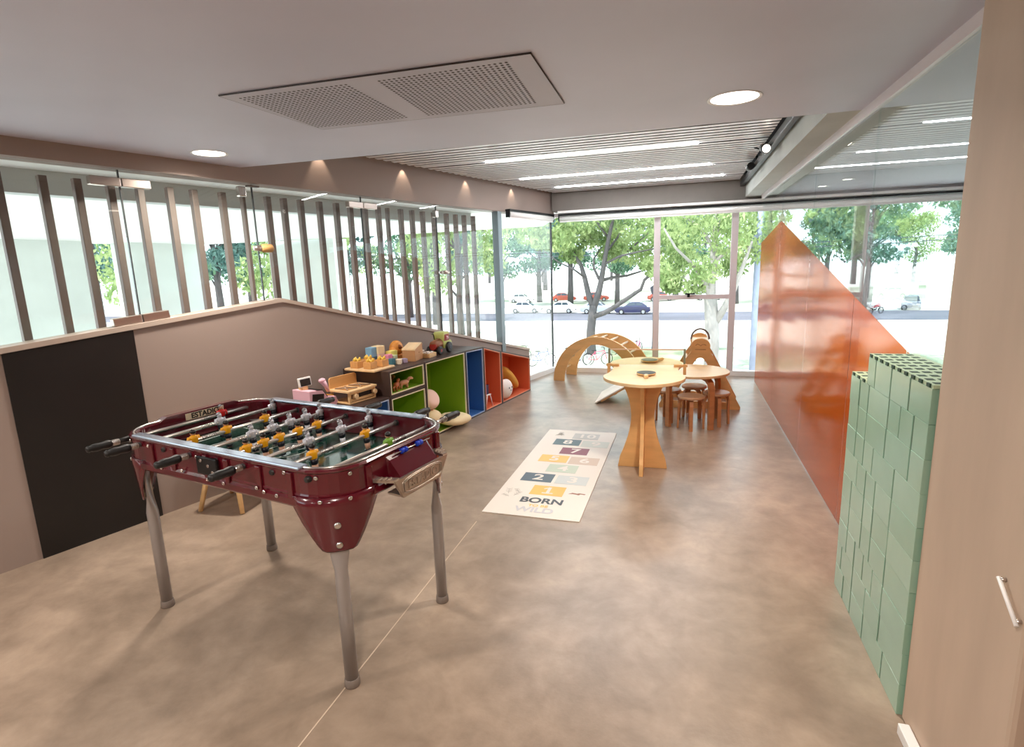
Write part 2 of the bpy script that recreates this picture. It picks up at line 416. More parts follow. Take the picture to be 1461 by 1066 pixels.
# fins outside
FINS = [-.35, -.17, .005, .186, .397, .571, .752, .926, 1.118, 1.286, 1.499, 1.664, 1.879, 2.029, 2.194, 2.39, 2.577, 2.74, 2.922, 3.098, 3.223, 3.414, 3.584, 3.751, 3.938, 4.159, 4.328, 4.49, 4.674]
vis = 0
fin0 = None
for i, t in enumerate(FINS):
    thin = t in (1.664, 3.223)
    if thin:
        o = MB().box((0, 0, 1.26), (.024, .045, 1.92), bev=.003).obj('sunscreen_fin', M_bronze)
    elif fin0 is None:
        o = fin0 = MB().box((0, 0, 1.26), (.042, .045, 1.92), bev=.003).obj('sunscreen_fin', M_bronze)
    else:
        o = fin0.copy(); COL.objects.link(o)
    o.location = L(t, .205); o.rotation_euler.z = PI/2-TH
    if t < .1:
        lab = 'bronze upright fin outside the glazing beyond the left photo edge'
    elif thin:
        lab = 'slim bronze fin behind the glazing, ' + ('near the wooden lock cover' if t < 2 else 'above the toy blocks')
    else:
        lab = 'broad bronze upright fin outside the left glazing, %s from the left edge' % ordinal(vis)
        vis += 1
    tag(o, lab, 'fin', 'upright fins outside the left glazing')

# ------------------------------------------------------------------ far window
w3 = struct(thing('window_3', 'full height aluminium framed window looking onto the street', None))
xl = xL(FY)
XR = 6.0
MB().box(((xl+XR)/2, FY, .035), (XR-xl, .09, .07)).obj('sill_rail', M_white, w3)
MB().box(((xl+XR)/2, FY, 2.30), (XR-xl, .09, .05)).obj('head_rail', M_alu, w3)
MUL = [(-.355, .085, .07), (.65, .085, .07), (1.075, .05, .06), (2.13, .15, .10), (3.4, .085, .07), (4.6, .085, .07)]
for x, w, dp in MUL:
    MB().box((x, FY, 1.17), (w, dp, 2.21), bev=.004).obj('mullion', M_alu, w3)
MB().box((.1475, FY, 1.10), (.92, .06, .06), bev=.003).obj('transom', M_alu, w3)
m = MB(); m.box((.10, FY-.045, 1.145), (.13, .02, .02)); m.box((.08, FY-.04, 1.125), (.035, .03, .05)); m.obj('latch', M_blackm, w3)
xs = [xl+.03]+[v for x, w, dp in MUL for v in (x-w/2, x+w/2)]+[XR]
for i in range(0, len(xs), 2):
    a, b = xs[i], xs[i+1]
    MB().box(((a+b)/2, FY, 1.17), (b-a, .012, 2.21)).obj('pane', M_glass, w3)
# blinds
def blind(name, label, M, length):
    t = thing(name, label, 'blind')
    m = MB(); m.tube([(0.02, 0, 2.245), (length-.02, 0, 2.245)], .036, 14, 0, M); m.obj('roll', M_white, t)
    MB().box((length/2, 0, 2.296), (length, .07, .022), 0, M).obj('headrail', M_blackm, t)
    MB().box((length/2, -.012, 2.203), (length-.04, .012, .016), 0, M).obj('bottom_bar', M_white, t)
    for x in (.006, length-.006): MB().box((x, 0, 2.25), (.012, .06, .085), 0, M).obj('end_bracket', M_blackm, t)
    return t
blind('roller_blind', 'long white roller blind rolled up across the street window', Matrix.Translation((xl+.09, FY-.11, 0)), XR-xl-.12)
blind('roller_blind', 'short white roller blind rolled up in the corner beside the post', ML @ Matrix.Translation((5.05, -.06, 0)), TC-5.05-.16)
struct(MB().box(((xl+.1+XR)/2, FY-.12, 2.330), (XR-xl-.1, .2, .03)).obj('trim_7', M_white), 'white strip above the roller blind')
struct(MB().box(((xl+1.15)/2, FY+.02, 2.56), (1.15-xl, .3, .42)).obj('trim_8', M_concrete), 'concrete beam above the street window')
struct(MB().box(((1.15+XR)/2, FY+.02, 2.56), (XR-1.15, .3, .42)).obj('trim_9', M_ceil), 'lintel above the neighbouring window')

# ------------------------------------------------------------------ ceilings
e0, e1 = (xL(3.55), 3.55), (.75, 3.69)
b0 = L(T0, 0)
struct(MB().prism([(b0[0], b0[1]), (1.6, b0[1]), (1.6, 3.70), (.75, 3.69), e0], .32, base=2.38).obj('ceiling', M_ceil), 'grey lavender lowered ceiling')
struct(MB().prism([(.75, 3.69), (1.15, 3.70), (1.15, FY-.13), (.75, FY-.13)], .32, base=2.38).obj('trim_10', M_pale_conc), 'pale concrete beam beside the black light track')
struct(MB().prism([(1.6, 1.0), (XR, 1.0), (XR, FY-.13), (1.15, FY-.13), (1.15, 3.7), (1.6, 3.7)], .32, base=2.38).obj('ceiling_next_room', M_ceil), 'ceiling of the room beyond the glass')
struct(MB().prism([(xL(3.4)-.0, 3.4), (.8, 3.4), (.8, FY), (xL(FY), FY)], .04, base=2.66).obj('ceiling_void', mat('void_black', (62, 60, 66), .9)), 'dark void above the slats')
bs = L(T0, .4)
struct(MB().box((1, 2.5, 3.0), (14, 12.5, .4)).obj('roof_slab', M_pale_conc))
# slatted ceiling
sl = thing('slatted_ceiling', 'white slatted ceiling raft between the beams', 'ceiling raft')
M_slat = mat('white_slat', (246, 246, 250), .3, spec=.6)
y = 3.46; k = 0; LEDS = {19: (-1.85, .10), 31: (-1.85, .25), 40: (-1.62, .44)}
while y < FY-.16:
    a = xL(y)+.10; b = .665
    if k in LEDS:
        la, lb = LEDS[k]
        MB().box(((la+lb)/2, y, 2.597), (lb-la, .030, .006)).obj('led_strip', M_led, sl)
        MB().box(((a+b)/2, y, 2.604), (b-a, .058, .004)).obj('slat', M_slat, sl)
    else:
        MB().box(((a+b)/2, y, 2.60), (b-a, .058, .004)).obj('slat', M_slat, sl)
    y += .1; k += 1
# black light track with spot
tk = thing('light_track', 'black ceiling light track running along the concrete beam', 'light track')
MB().box((.705, 5.86, 2.55), (.05, 4.5, .06), bev=.004).obj('rail', M_blackm, tk)
for yy in (4.6, 6.6, 7.6): MB().box((.705, yy, 2.61), (.02, .03, .08)).obj('hanger', M_blackm, tk)
sp = thing('track_spotlight', 'lit black cylinder spotlight on the ceiling track', 'spotlight')
m = MB(); m.tube([(.64, 5.50, 2.535), (.635, 5.28, 2.49)], .036, 16); m.obj('housing', M_blackm, sp)
m = MB(); m.tube([(.635, 5.28, 2.49), (.635, 5.277, 2.4894)], .031, 16); m.obj('lens', M_lamp, sp)
m = MB(); m.tube([(.676, 5.75, 2.55), (.60, 5.70, 2.575), (.58, 5.62, 2.56), (.61, 5.52, 2.53)], .006, 6); m.obj('lead', M_blackm, sp)
l = bpy.data.lights.new('track_spot_lamp', 'SPOT'); l.energy = 80; l.color = (1, .92, .82); l.spot_size = math.radians(70); l.spot_blend = .6; l.shadow_soft_size = .03
o = bpy.data.objects.new('track_spot_lamp', l); COL.objects.link(o); o.location = (.634, 5.272, 2.487)
o.rotation_euler = Vector((-.6, -.55, -1.2)).to_track_quat('-Z', 'Y').to_euler()
sp2 = thing('track_spotlight', 'unlit black cylinder spotlight further along the ceiling track', 'spotlight')
m = MB(); m.tube([(.64, 6.62, 2.535), (.63, 6.36, 2.52)], .036, 16); m.obj('housing', M_blackm, sp2)

# perforated ceiling vent
vt = thing('ceiling_vent', 'rectangular perforated metal vent panel in the grey ceiling', 'vent')
VC = ((-1.964, 2.143), (-.562, 2.184), (-.577, 2.878), (-1.917, 2.823))
MB().prism(list(VC), .008, base=2.373).obj('panel', mat('vent_metal', (194, 193, 206), .6), vt)
M_hole = mat('vent_hole', (66, 60, 62), .8)
for (h0, h1, h2, h3), nx, ny in ((((-1.9, 2.20), (-1.375, 2.22), (-1.385, 2.781), (-1.905, 2.765)), 24, 24), (((-1.225, 2.234), (-.672, 2.231), (-.704, 2.797), (-1.262, 2.789)), 25, 24)):
    m = MB()
    for i in range(nx):
        for j in range(ny):
            u, v = i/(nx-1), j/(ny-1)
            x = (h0[0]*(1-u)+h1[0]*u)*(1-v)+(h3[0]*(1-u)+h2[0]*u)*v
            yy = (h0[1]*(1-u)+h1[1]*u)*(1-v)+(h3[1]*(1-u)+h2[1]*u)*v
            m.add([(x+.0068*math.cos(k*PI/4), yy+.0068*math.sin(k*PI/4), 2.3722) for k in range(8)], [tuple(range(8))])
    m.obj('perforation', M_hole, vt)
m = MB()
for a, b in zip(VC, VC[1:]+VC[:1]): m.tube([(a[0], a[1], 2.376), (b[0], b[1], 2.376)], .0035, 4)
m.obj('shadow_gap', M_hole, vt)

# downlights
def downlight(x, y, z, r, label, group, power=0, lit=True, col=(1, .90, .79)):
    t = thing('ceiling_downlight', label, 'downlight', (x, y, z), 0, group)
    prof = [(r*1.0, 0), (r*1.12, -.004), (r*1.16, -.002), (r*1.16, .004), (r, .004)]
    n = 28
    loops = [[(rr*math.cos(2*PI*i/n), rr*math.sin(2*PI*i/n), zz) for i in range(n)] for rr, zz in prof]
    MB().loft(loops+[loops[0]], 0, None, False, False, smooth=True).obj('bezel', M_white, t)
    MB().add([(r*math.cos(2*PI*i/n), r*math.sin(2*PI*i/n), -.001) for i in range(n)], [tuple(range(n))]).obj('diffuser', M_lamp, t)
    if power:
        l = bpy.data.lights.new('downlight_lamp', 'AREA'); l.shape = 'DISK'; l.size = r*1.9; l.energy = power; l.color = col
        l.spread = math.radians(150)
        o = bpy.data.objects.new('downlight_lamp', l); COL.objects.link(o); o.location = (x, y, z-.012)
    return t
G = 'recessed downlights in the lowered ceiling'
DL_P = 33
downlight(.222, 3.15, 2.38, .112, 'round lit downlight in the grey ceiling near the slatted raft', G, DL_P)
downlight(-2.945, 3.07, 2.38, .095, 'round lit downlight near the left glazing header', G, DL_P)
for x, y in ((-2.95, .2), (-.4, .2), (-2.9, -2.0), (-.2, -2.0)):
    downlight(x, y, 2.38, .1, 'lit downlight in the grey ceiling behind the viewpoint', G, DL_P*1.1)
for x, y, n in ((1.49, 7.35, 'nearer the beam'), (1.62, 6.85, 'further into the next room')):
    downlight(x, y, 2.38, .045, 'tiny lit downlight beyond the glass partition, '+n, 'small downlights beyond the glass', 3)
# wall washers that scallop the header
for i, t in enumerate((2.26, 3.26, 4.28, 5.24)):
    x, yy, _ = L(t, -.055)
    o = MB().tube([(x, yy, 2.655), (x, yy, 2.635)], .02, 12).obj('wall_washer_spot', M_blackm)
    tag(o, 'tiny recessed spot above the header, %s from the left' % ordinal(i), 'spotlight', 'wall washers above the header')
    l = bpy.data.lights.new('washer_lamp', 'SPOT'); l.energy = 4.5; l.color = (1, .8, .6); l.spot_size = math.radians(66); l.spot_blend = .5; l.shadow_soft_size = .008
    ob = bpy.data.objects.new('washer_lamp', l); COL.objects.link(ob); ob.location = (x, yy, 2.632); ob.rotation_euler = (0, 0, 0)
    dirv = (Vector(L(t, 0, 2.30))-Vector((x, yy, 2.632)))
    ob.rotation_euler = dirv.to_track_quat('-Z', 'Y').to_euler()

# ------------------------------------------------------------------ right side
GX = .933
w4 = struct(thing('window_4', 'glass partition with orange film on the right', None))
gj = [2.02, 3.44, 4.85, 6.30, 7.77]
for a, b in zip(gj[:-1], gj[1:]):
    MB().box((GX+.006, (a+b)/2, 1.165), (.012, b-a-.008, 2.33)).obj('pane', M_glassR, w4)
MB().box((GX, (1.9+7.9)/2, 2.355), (.03, 5.9, .05)).obj('head_track', M_alu, w4)
# film: gabled outline, cut at its sheet joints
def ftop(y): return 1.962-(6.31-y)*.2185 if y < 6.31 else 1.962-(y-6.31)*.12
cuts = [2.03, 2.76, 3.60, 4.85, 6.31, 7.77]
for a, b in zip(cuts[:-1], cuts[1:]):
    a2, b2 = a+.005, b-.005
    pts = [(a2, .01), (b2, .01), (b2, ftop(b2)), (a2, ftop(a2))]
    MB().prism(pts, .0008, M=None, axis='x', base=GX-.0012).obj('orange_film', M_film, w4)
# plastered pier in the right foreground
struct(MB().box((.97, 1.71, 1.19), (.40, .58, 2.38), bev=.012).obj('wall_right', M_plaster), 'beige plaster pier in the right foreground')
struct(MB().box((.750, 1.585, .020), (.034, .67, .040), bev=.003).obj('baseboard_right', M_white), 'white skirting at the plaster pier')
M_brown = mat('brown_jamb', (138, 98, 74), .55)
struct(MB().box((1.02, 1.33, 1.19), (.40, .18, 2.38)).obj('trim_11', M_brown), 'brown jamb beside the plaster pier')
hr = thing('grab_rail', 'short white slanted grab rail on the plaster pier', 'grab rail')
MB().tube([(.757, 1.526, .815), (.757, 1.43, .745)], .005, 8).obj('grip', M_white, hr)
for a in ((.765, 1.52, .812), (.765, 1.44, .752)): MB().cyl((.775, a[1], a[2]), (.757, a[1], a[2]), .005).obj('fixing', M_steel, hr)
struct(MB().box((1.62, -.9, 1.19), (.1, 4.4, 2.38)).obj('wall_front_right', M_plaster))
struct(MB().box((-1.5, -3.3, 1.35), (8, .1, 2.7)).obj('wall_back', M_taupe))
struct(MB().box((3.6, 1.95, 1.19), (4.95, .1, 2.38)).obj('wall_next_room', M_plaster))
struct(MB().box((XR+.05, 5.1, 1.35), (.1, 6.3, 2.7)).obj('wall_next_room_far', M_plaster))

# ------------------------------------------------------------------ green brick wall
gw = thing('brick_wall', 'mint green wall of big interlocking plastic bricks beside the orange glass', 'brick wall', (.757, 2.004, 0))
rng = random.Random(3)
BH, BD = .118, .17
y1g = .86
proto = {}
def gbrick(length, depth, height, pale):
    key = (round(length, 3), round(depth, 3), round(height, 3), pale)
    if key not in proto:
        m = MB(); m.box((depth/2, length/2, height/2), (depth, length-.010, height-.0008), bev=.0015)
        proto[key] = m.obj('brick', M_dgreen2 if pale else M_dgreen, gw)
        return proto[key]
    c = proto[key].copy(); COL.objects.link(c); return c
joint = {k: rng.random() < .5 for k in range(1, 15)}
for r in range(10):
    z = r*BH
    ylim = y1g if r < 9 else .64
    for k in joint:
        if rng.random() > .72: joint[k] = not joint[k]
    cuts_ = [0]
    for k in range(1, 15):
        y = .06*k
        if y > ylim-.05: break
        if (joint[k] and y-cuts_[-1] > .07) or y-cuts_[-1] > .23: cuts_.append(y)
    cuts_.append(ylim)
    for p_, q_ in zip(cuts_[:-1], cuts_[1:]):
        o = gbrick(q_-p_, BD, BH, rng.random() < .35); o.location = (rng.uniform(-.001, .001), p_, z)
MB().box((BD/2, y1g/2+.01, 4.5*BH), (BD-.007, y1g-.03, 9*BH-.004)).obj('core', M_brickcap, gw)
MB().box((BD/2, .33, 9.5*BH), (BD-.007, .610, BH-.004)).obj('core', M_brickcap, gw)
# socketed tops
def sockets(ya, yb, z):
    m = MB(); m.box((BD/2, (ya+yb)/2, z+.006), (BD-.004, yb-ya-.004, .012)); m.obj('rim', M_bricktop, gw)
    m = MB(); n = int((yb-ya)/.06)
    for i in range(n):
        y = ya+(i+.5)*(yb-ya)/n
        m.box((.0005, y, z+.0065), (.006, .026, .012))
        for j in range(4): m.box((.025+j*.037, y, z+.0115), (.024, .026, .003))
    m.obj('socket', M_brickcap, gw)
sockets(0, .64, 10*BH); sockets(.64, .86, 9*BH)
# ------------------------------------------------------------------ table football
ft = thing('football_table', 'maroon table football game with chrome rods on grey tubular legs', 'football table', (-1.751, 2.063, 0), math.radians(-11.06))
U, V, RR = .685, .375, .17
ZB, ZT = .755, .90
def loop(off, z, u=U, v=V, r=RR, n=7): return [(x, y, z) for x, y in rrect(u+off, v+off, max(.02, r+off), n)]
m = MB()
prof = [(-.030, ZB+.02), (-.030, ZB), (.004, ZB), (.010, ZB+.008), (.010, ZB+.032), (.002, ZB+.042), (.002, ZB+.048), (0, ZB+.055), (0, ZT-.012), (.006, ZT-.006), (.008, ZT), (.003, ZT+.006), (-.022, ZT+.006), (-.028, ZT), (-.028, .80), (-.035, .79)]
m.loft([loop(o, z) for o, z in prof], 0, None, False, False, smooth=False)
# vertical pressed ribs
for u in (-.40, -.245, -.02, .11, .30, .47):
    for sgn in (-1, 1):
        m.box((u, sgn*(V+.004), (ZB+ZT)/2-.002), (.028, .010, ZT-ZB-.022), bev=.003)
for v in (-.20, .24):
    for sgn in (-1, 1):
        m.box((sgn*(U+.004), v, (ZB+ZT)/2-.002), (.010, .028, ZT-ZB-.022), bev=.003)
m.obj('cabinet', M_maroon, ft)
# bright rails along the long sides, lighter edging at the ends
def edge_path(u0, u1, sgn):
    return [(u, sgn*(V-.010), ZT+.006) for u in (u0, (u0+u1)/2, u1)]
for sgn in (-1, 1):
    MB().box((0, sgn*(V-.012), ZT+.010), (1.06, .046, .012), bev=.005).obj('side_rail', mat('pale_rail', (196, 208, 228), .16, metal=.75), ft)
m = MB()
pl_ = loop(-.012, ZT+.008)
m.tube(pl_, .0055, 6, closed=True); m.obj('rim_edging', M_chrome_r, ft)
# playing field
fieldo = MB().prism(rrect(U-.03, V-.03, RR-.03, 7), .015, base=.775).obj('pitch', M_field, ft)
m = MB()
def ln(u0, v0, u1, v1, w=.005):
    d = Vector((u1-u0, v1-v0, 0)).normalized(); n = Vector((-d.y, d.x, 0))*w/2
    a, b = Vector((u0, v0, 0)), Vector((u1, v1, 0))
    m.add([(p.x, p.y, .7906) for p in (a-n, b-n, b+n, a+n)], [(0, 1, 2, 3)])
ln(0, -.34, 0, .34)
for s_ in (-1, 1):
    ln(s_*.63, -.18, s_*.42, -.18); ln(s_*.63, .18, s_*.42, .18); ln(s_*.42, -.18, s_*.42, .18)
    ln(s_*.63, -.10, s_*.54, -.10); ln(s_*.63, .10, s_*.54, .10); ln(s_*.54, -.10, s_*.54, .10)
for k in range(28):
    a, b = 2*PI*k/28, 2*PI*(k+1)/28
    ln(.1*math.cos(a), .1*math.sin(a), .1*math.cos(b), .1*math.sin(b))
m.obj('pitch_lines', M_line, fieldo)
# screws
screw = None
def add_screw(u, v, z, nx, ny):
    global screw
    if screw is None:
        mm = MB(); mm.lathe([(.0085, 0), (.0085, .002), (.006, .005), (.0025, .005), (.0025, .0035)], 12); screw = o = mm.obj('screw', M_chrome_r, ft)
    else:
        o = screw.copy(); COL.objects.link(o)
    o.location = (u, v, z)
    o.rotation_euler = Vector((nx, ny, 0)).to_track_quat('Z', 'Y').to_euler()
for u, z in ((-.42, .875), (-.33, .79), (-.25, .875), (-.18, .80), (-.08, .872), (-.01, .787), (.10, .878), (.09, .786), (.29, .80), (.33, .79), (.444, .882), (.40, .787)):
    add_screw(u, -V-.003-(.008 if z < .81 else 0), z, 0, -1)
for v, z in ((-.19, .875), (-.12, .787), (.16, .79), (.25, .88)):
    add_screw(U+.003+(.008 if z < .81 else 0), v, z, 1, 0)
for a, z in ((-65, .876), (-25, .878), (-62, .787), (-28, .787)):
    a = math.radians(a); cu, cv = U-RR, -(V-RR)
    rr = RR+.003+(.008 if z < .81 else 0)
    add_screw(cu+rr*math.cos(a), cv+rr*math.sin(a), z, math.cos(a), math.sin(a))
    add_screw(-cu-rr*math.cos(a), cv+rr*math.sin(a), z, -math.cos(a), math.sin(a))
# leg brackets and legs
for su in (-1, 1):
    for sv in (-1, 1):
        m = MB()
        loops = []
        for z, hw, rad in ((.80, .180, RR+.012), (.762, .182, RR+.012), (.752, .176, RR+.011), (.70, .143, RR+.007), (.64, .106, RR+.001), (.605, .084, RR-.003), (.587, .070, RR-.005), (.580, .052, RR-.006)):
            cx, cy = U-RR, V-RR
            row = []
            for k in range(11):
                s = (k/10*2-1)*hw
                a = PI/4+s/(RR+.01)
                row.append((su*(cx+rad*math.cos(a)), sv*(cy+rad*math.sin(a)), z))
            inner = [(x-su*.006, y-sv*.006, z) for x, y, z in row[::-1]]
            loops.append(row+inner)
        m.loft(loops, smooth=True)
        br = m.obj('leg_bracket', M_maroon, ft)
        for z, rad in ((.69, RR+.007), (.608, RR-.003)):
            bm_ = MB()
            c = Vector((su*(U-RR+rad*math.cos(PI/4)), sv*(V-RR+rad*math.sin(PI/4)), z)); n = Vector((su, sv, 0)).normalized()
            bm_.tube([c-n*.004, c+n*.004, c+n*.008], [.014, .013, .007], 12)
            bm_.obj('bolt', M_chrome_r, br)
        lx, ly = su*.612, sv*.308
        m = MB()
        R0 = .026
        T = TR((lx, ly, 0), rz=math.atan2(sv, su))
        lps = []
        for z, ax, ay in ((.02, R0, R0), (.44, R0, R0), (.50, R0*1.0, R0*.95), (.56, R0*.55, R0*1.35), (.62, R0*.30, R0*1.5), (.80, R0*.30, R0*1.5)):
            lps.append([(ax*math.cos(2*PI*k/16), ay*math.sin(2*PI*k/16), z) for k in range(16)])
        m.loft(lps, 0, T, smooth=True)
        lg = m.obj('leg', M_legpaint, ft)
        MB().lathe([(R0+.004, 0), (R0+.005, .004), (R0+.003, .032), (R0, .034)], 16, 0, T).obj('foot_cap', mat('grey_rubber', (120, 108, 100), .6), lg)
# rods, grips and players
def player_mb(shirt, hair):
    m = MB()
    # local: z up, rod through z=0, faces +x
    m.lathe([(.010, -.018), (.0165, -.012), (.019, 0), (.021, .012), (.0185, .021), (.008, .026)], 12, 0, None, .72, 1.0)   # shirt
    m.tube([(0, -.020, .018), (.004, -.026, .004), (.004, -.024, -.008)], [.008, .007, .006], 8, 0)
    m.tube([(0, .020, .018), (.004, .026, .004), (.004, .024, -.008)], [.008, .007, .006], 8, 0)
    m.lathe([(.014, -.036), (.0175, -.028), (.017, -.012)], 12, 1, None, .75, 1.0)                                         # shorts
    m.tube([(0, -.006, -.036), (0, -.006, -.066)], [.0085, .0065], 8, 2); m.tube([(0, .006, -.036), (0, .006, -.066)], [.0085, .0065], 8, 2)
    m.box((.004, 0, -.071), (.022, .026, .014), 1, bev=.003)
    m.ball((0, 0, .036), .0125, 2, sc=(1, .95, 1.12), seg=12, rings=8)
    m.ball((-.002, 0, .040), .0132, 3, sc=(1, .98, .95), seg=12, rings=8)
    m.ball((.0125, 0, .035), .003, 2, seg=6, rings=4)
    return m
HAIR = mat('dark_hair', (26, 22, 22), .35)
HAIRG = mat('silver_hair', (150, 150, 156), .2, metal=.7)
P = {}
def add_player(rod, kind, v):
    if kind not in P:
        sh = {'y': M_yellow, 'w': M_whsh, 'r': M_red, 'g': mat('lime_shirt', (120, 170, 60), .4)}[kind]
        P[kind] = player_mb(sh, 0).obj('player', [sh, M_navy, M_skin if kind != 'w' else M_whsh, HAIR if kind in 'yg' else HAIRG], rod)
        o = P[kind]
    else:
        o = P[kind].copy(); COL.objects.link(o); o.parent = rod
    o.location = (0, v, 0); o.rotation_euler = (0, (-.1 if kind in 'wr' else .12), PI if kind in 'yg' else 0)
ZR = .872
RODS = [(-.64, -1, 'r', [.126]), (-.49, -1, 'w', [.014, .332]), (-.31, 1, 'y', [-.239, -.076, .14]), (-.128, -1, 'w', [-.077, .036, .141, .239, .338]),
        (.045, 1, 'y', [-.235, -.149, -.065, .040, .155]), (.212, -1, 'w', [-.053, .142, .335]), (.375, 1, 'y', [-.177, .129]), (.56, 1, 'g', [.07])]
for u, hs, kind, vs in RODS:
    lo_, hi_ = (-.42, .365) if hs < 0 else (-.365, .42)
    rod = MB().tube([(0, lo_, 0), (0, hi_, 0)], .0086, 12).obj('rod', M_chrome, ft)
    rod.location = (u, 0, ZR)
    for v in vs: add_player(rod, kind, v)
    # bearings, springs
    for s_ in (-1, 1):
        m = MB(); m.tube([(0, s_*(V-.036), 0), (0, s_*(V+.002), 0), (0, s_*(V+.003), 0), (0, s_*(V+.008), 0)], [.015, .012, .011, .0095], 12)
        m.obj('bearing', M_rubber, rod)
    m = MB(); sp0 = hs*(V-.06) if kind != 'w' else hs*(V-.11)
    if len(vs) < 5:
        for k in range(9): m.tube([(0, vs[0]*1.0+hs*(.035+.008*k), 0), (0, vs[0]+hs*(.040+.008*k), 0)], .0105, 8)
    else:
        for k in range(6): m.tube([(0, vs[0]+hs*(.035+.008*k), 0), (0, vs[0]+hs*(.040+.008*k), 0)], .0105, 8)
    m.obj('spring', M_chrome_r, rod)
    g0 = (V+.010) if hs < 0 else (V+.085)
    m = MB(); m.tube([(0, hs*g0, 0), (0, hs*(g0+.035), 0)], .0125, 12)
    for k in range(6): m.tube([(0, hs*(g0+.002+.0058*k), 0), (0, hs*(g0+.0048+.0058*k), 0)], .0145, 12)
    m.obj('grip_collar', M_chrome_r, rod)
    if hs > 0: MB().tube([(0, V, 0), (0, g0, 0)], .0079, 10).obj('rod_end', M_chrome, rod)
    h0 = g0+.033; gl = .86 if hs < 0 else 1.0
    m = MB(); m.tube([(0, hs*(h0+d*gl), 0) for d in (0, .006, .02, .045, .07, .09, .098, .106, .114, .118)], [.015, .018, .0195, .0165, .0185, .016, .0135, .016, .013, .006], 14)
    m.obj('grip', M_rubber, rod)
# goal-end score plate (far left end): raised cabinet tab with a name plate
m = MB()
m.prism([(-.19, ZT-.02), (.27, ZT-.02), (.27, ZT+.004), (.22, ZT+.024), (-.15, ZT+.024), (-.19, ZT+.004)], .042, axis='x', base=-U-.012)
m.obj('score_tab', M_maroon, ft)
npz = MB().box((-U+.032, .045, ZT-.001), (.004, .21, .034), bev=.001).obj('name_plate', mat('ivory_plate', (222, 204, 176), .4), ft)
vs, fs = text_mesh('ESTADIO', .038, .0006, .0012)
MB().add(vs, fs, 0, Matrix.Translation((-U+.0345, .045, ZT-.001)) @ Matrix(((0, 0, 1, 0), (1, 0, 0, 0), (0, 1, 0, 0), (0, 0, 0, 1)))).obj('plate_lettering', M_black, npz)
# near end: chute hood, beads, cast tray
hood = MB()
hood.loft([[(U-.005, -.10, .888), (U-.005, .165, .888), (U-.005, .175, .79), (U-.005, -.09, .79)], [(U+.012, -.09, .868), (U+.012, .155, .868), (U+.055, .165, .80), (U+.055, -.08, .80)]])
hood.obj('ball_chute', M_maroon, ft)
cs = MB()
cs.tube([(U+.014, -.06, .884), (U+.014, .17, .884)], .003, 8)
cs.obj('score_wire', M_chrome_r, ft)
for v in (-.012, .008, .088, .108):
    m = MB(); m.tube([(U+.014, v-.009, .884), (U+.014, v-.006, .884), (U+.014, v+.006, .884), (U+.014, v+.009, .884)], [.008, .0115, .0115, .008], 12)
    m.obj('score_bead', M_blueb, ft)
tray = MB()
# front plate (trapezoid), tilted slightly
tv = [(-.150, .812), (.202, .812), (.142, .730), (-.104, .730)]
tray.prism(tv, .012, axis='x', base=U+.072)
for a, b in ((-.150, -.19), (.202, .19)):
    sgn = -1 if a < 0 else 1
    tray.prism([(U-.004, a+sgn*.03), (U+.08, a), (U+.08, a-sgn*.03), (U+.02, a-sgn*.01), (U-.004, a-sgn*.005)], .012, base=.806)
    for k in range(3): tray.box((U+.02+.018*k, a+sgn*(.014-.006*k), .820), (.006, .034, .006), bev=.001)
tray.prism([(U, -.10), (U+.08, -.104), (U+.08, .142), (U, .14)], .008, base=.73)
to = tray.obj('ball_tray', M_castalu, ft)
m = MB()
ring = [(y*.118+.022, z*.030+.772) for y, z in [(math.copysign(min(1, abs(1.12*math.cos(2*PI*k/36)))**.6, math.cos(2*PI*k/36)), math.copysign(abs(math.sin(2*PI*k/36))**.75, math.sin(2*PI*k/36))) for k in range(36)]]
m.tube([(U+.086, y, z) for y, z in ring], .003, 6, closed=True)
ring2 = [((y-.022)*1.1+.022, (z-.772)*1.16+.772) for y, z in ring]
m.tube([(U+.085, y, z) for y, z in ring2], .0035, 6, closed=True)
m.obj('cast_border', M_castalu, to)
vs, fs = text_mesh('ESTADIO', .048, .002, .0008)
MB().add(vs, fs, 0, Matrix.Translation((U+.086, .022, .772)) @ Matrix(((0, 0, 1, 0), (1, 0, 0, 0), (0, 1, 0, 0), (0, 0, 0, 1)))).obj('cast_lettering', M_castalu, to)
# coin lock on the front side
m = MB(); m.box((.0, -V-.010, .845), (.13, .014, .075), bev=.004); lk = m.obj('coin_lock_plate', M_blackm, ft)
for u, z in ((-.03, .868), (.015, .85), (.04, .826)):
    MB().tube([(u, -V-.016, z), (u, -V-.021, z)], .007, 10).obj('lock_button', M_chrome_r, lk)
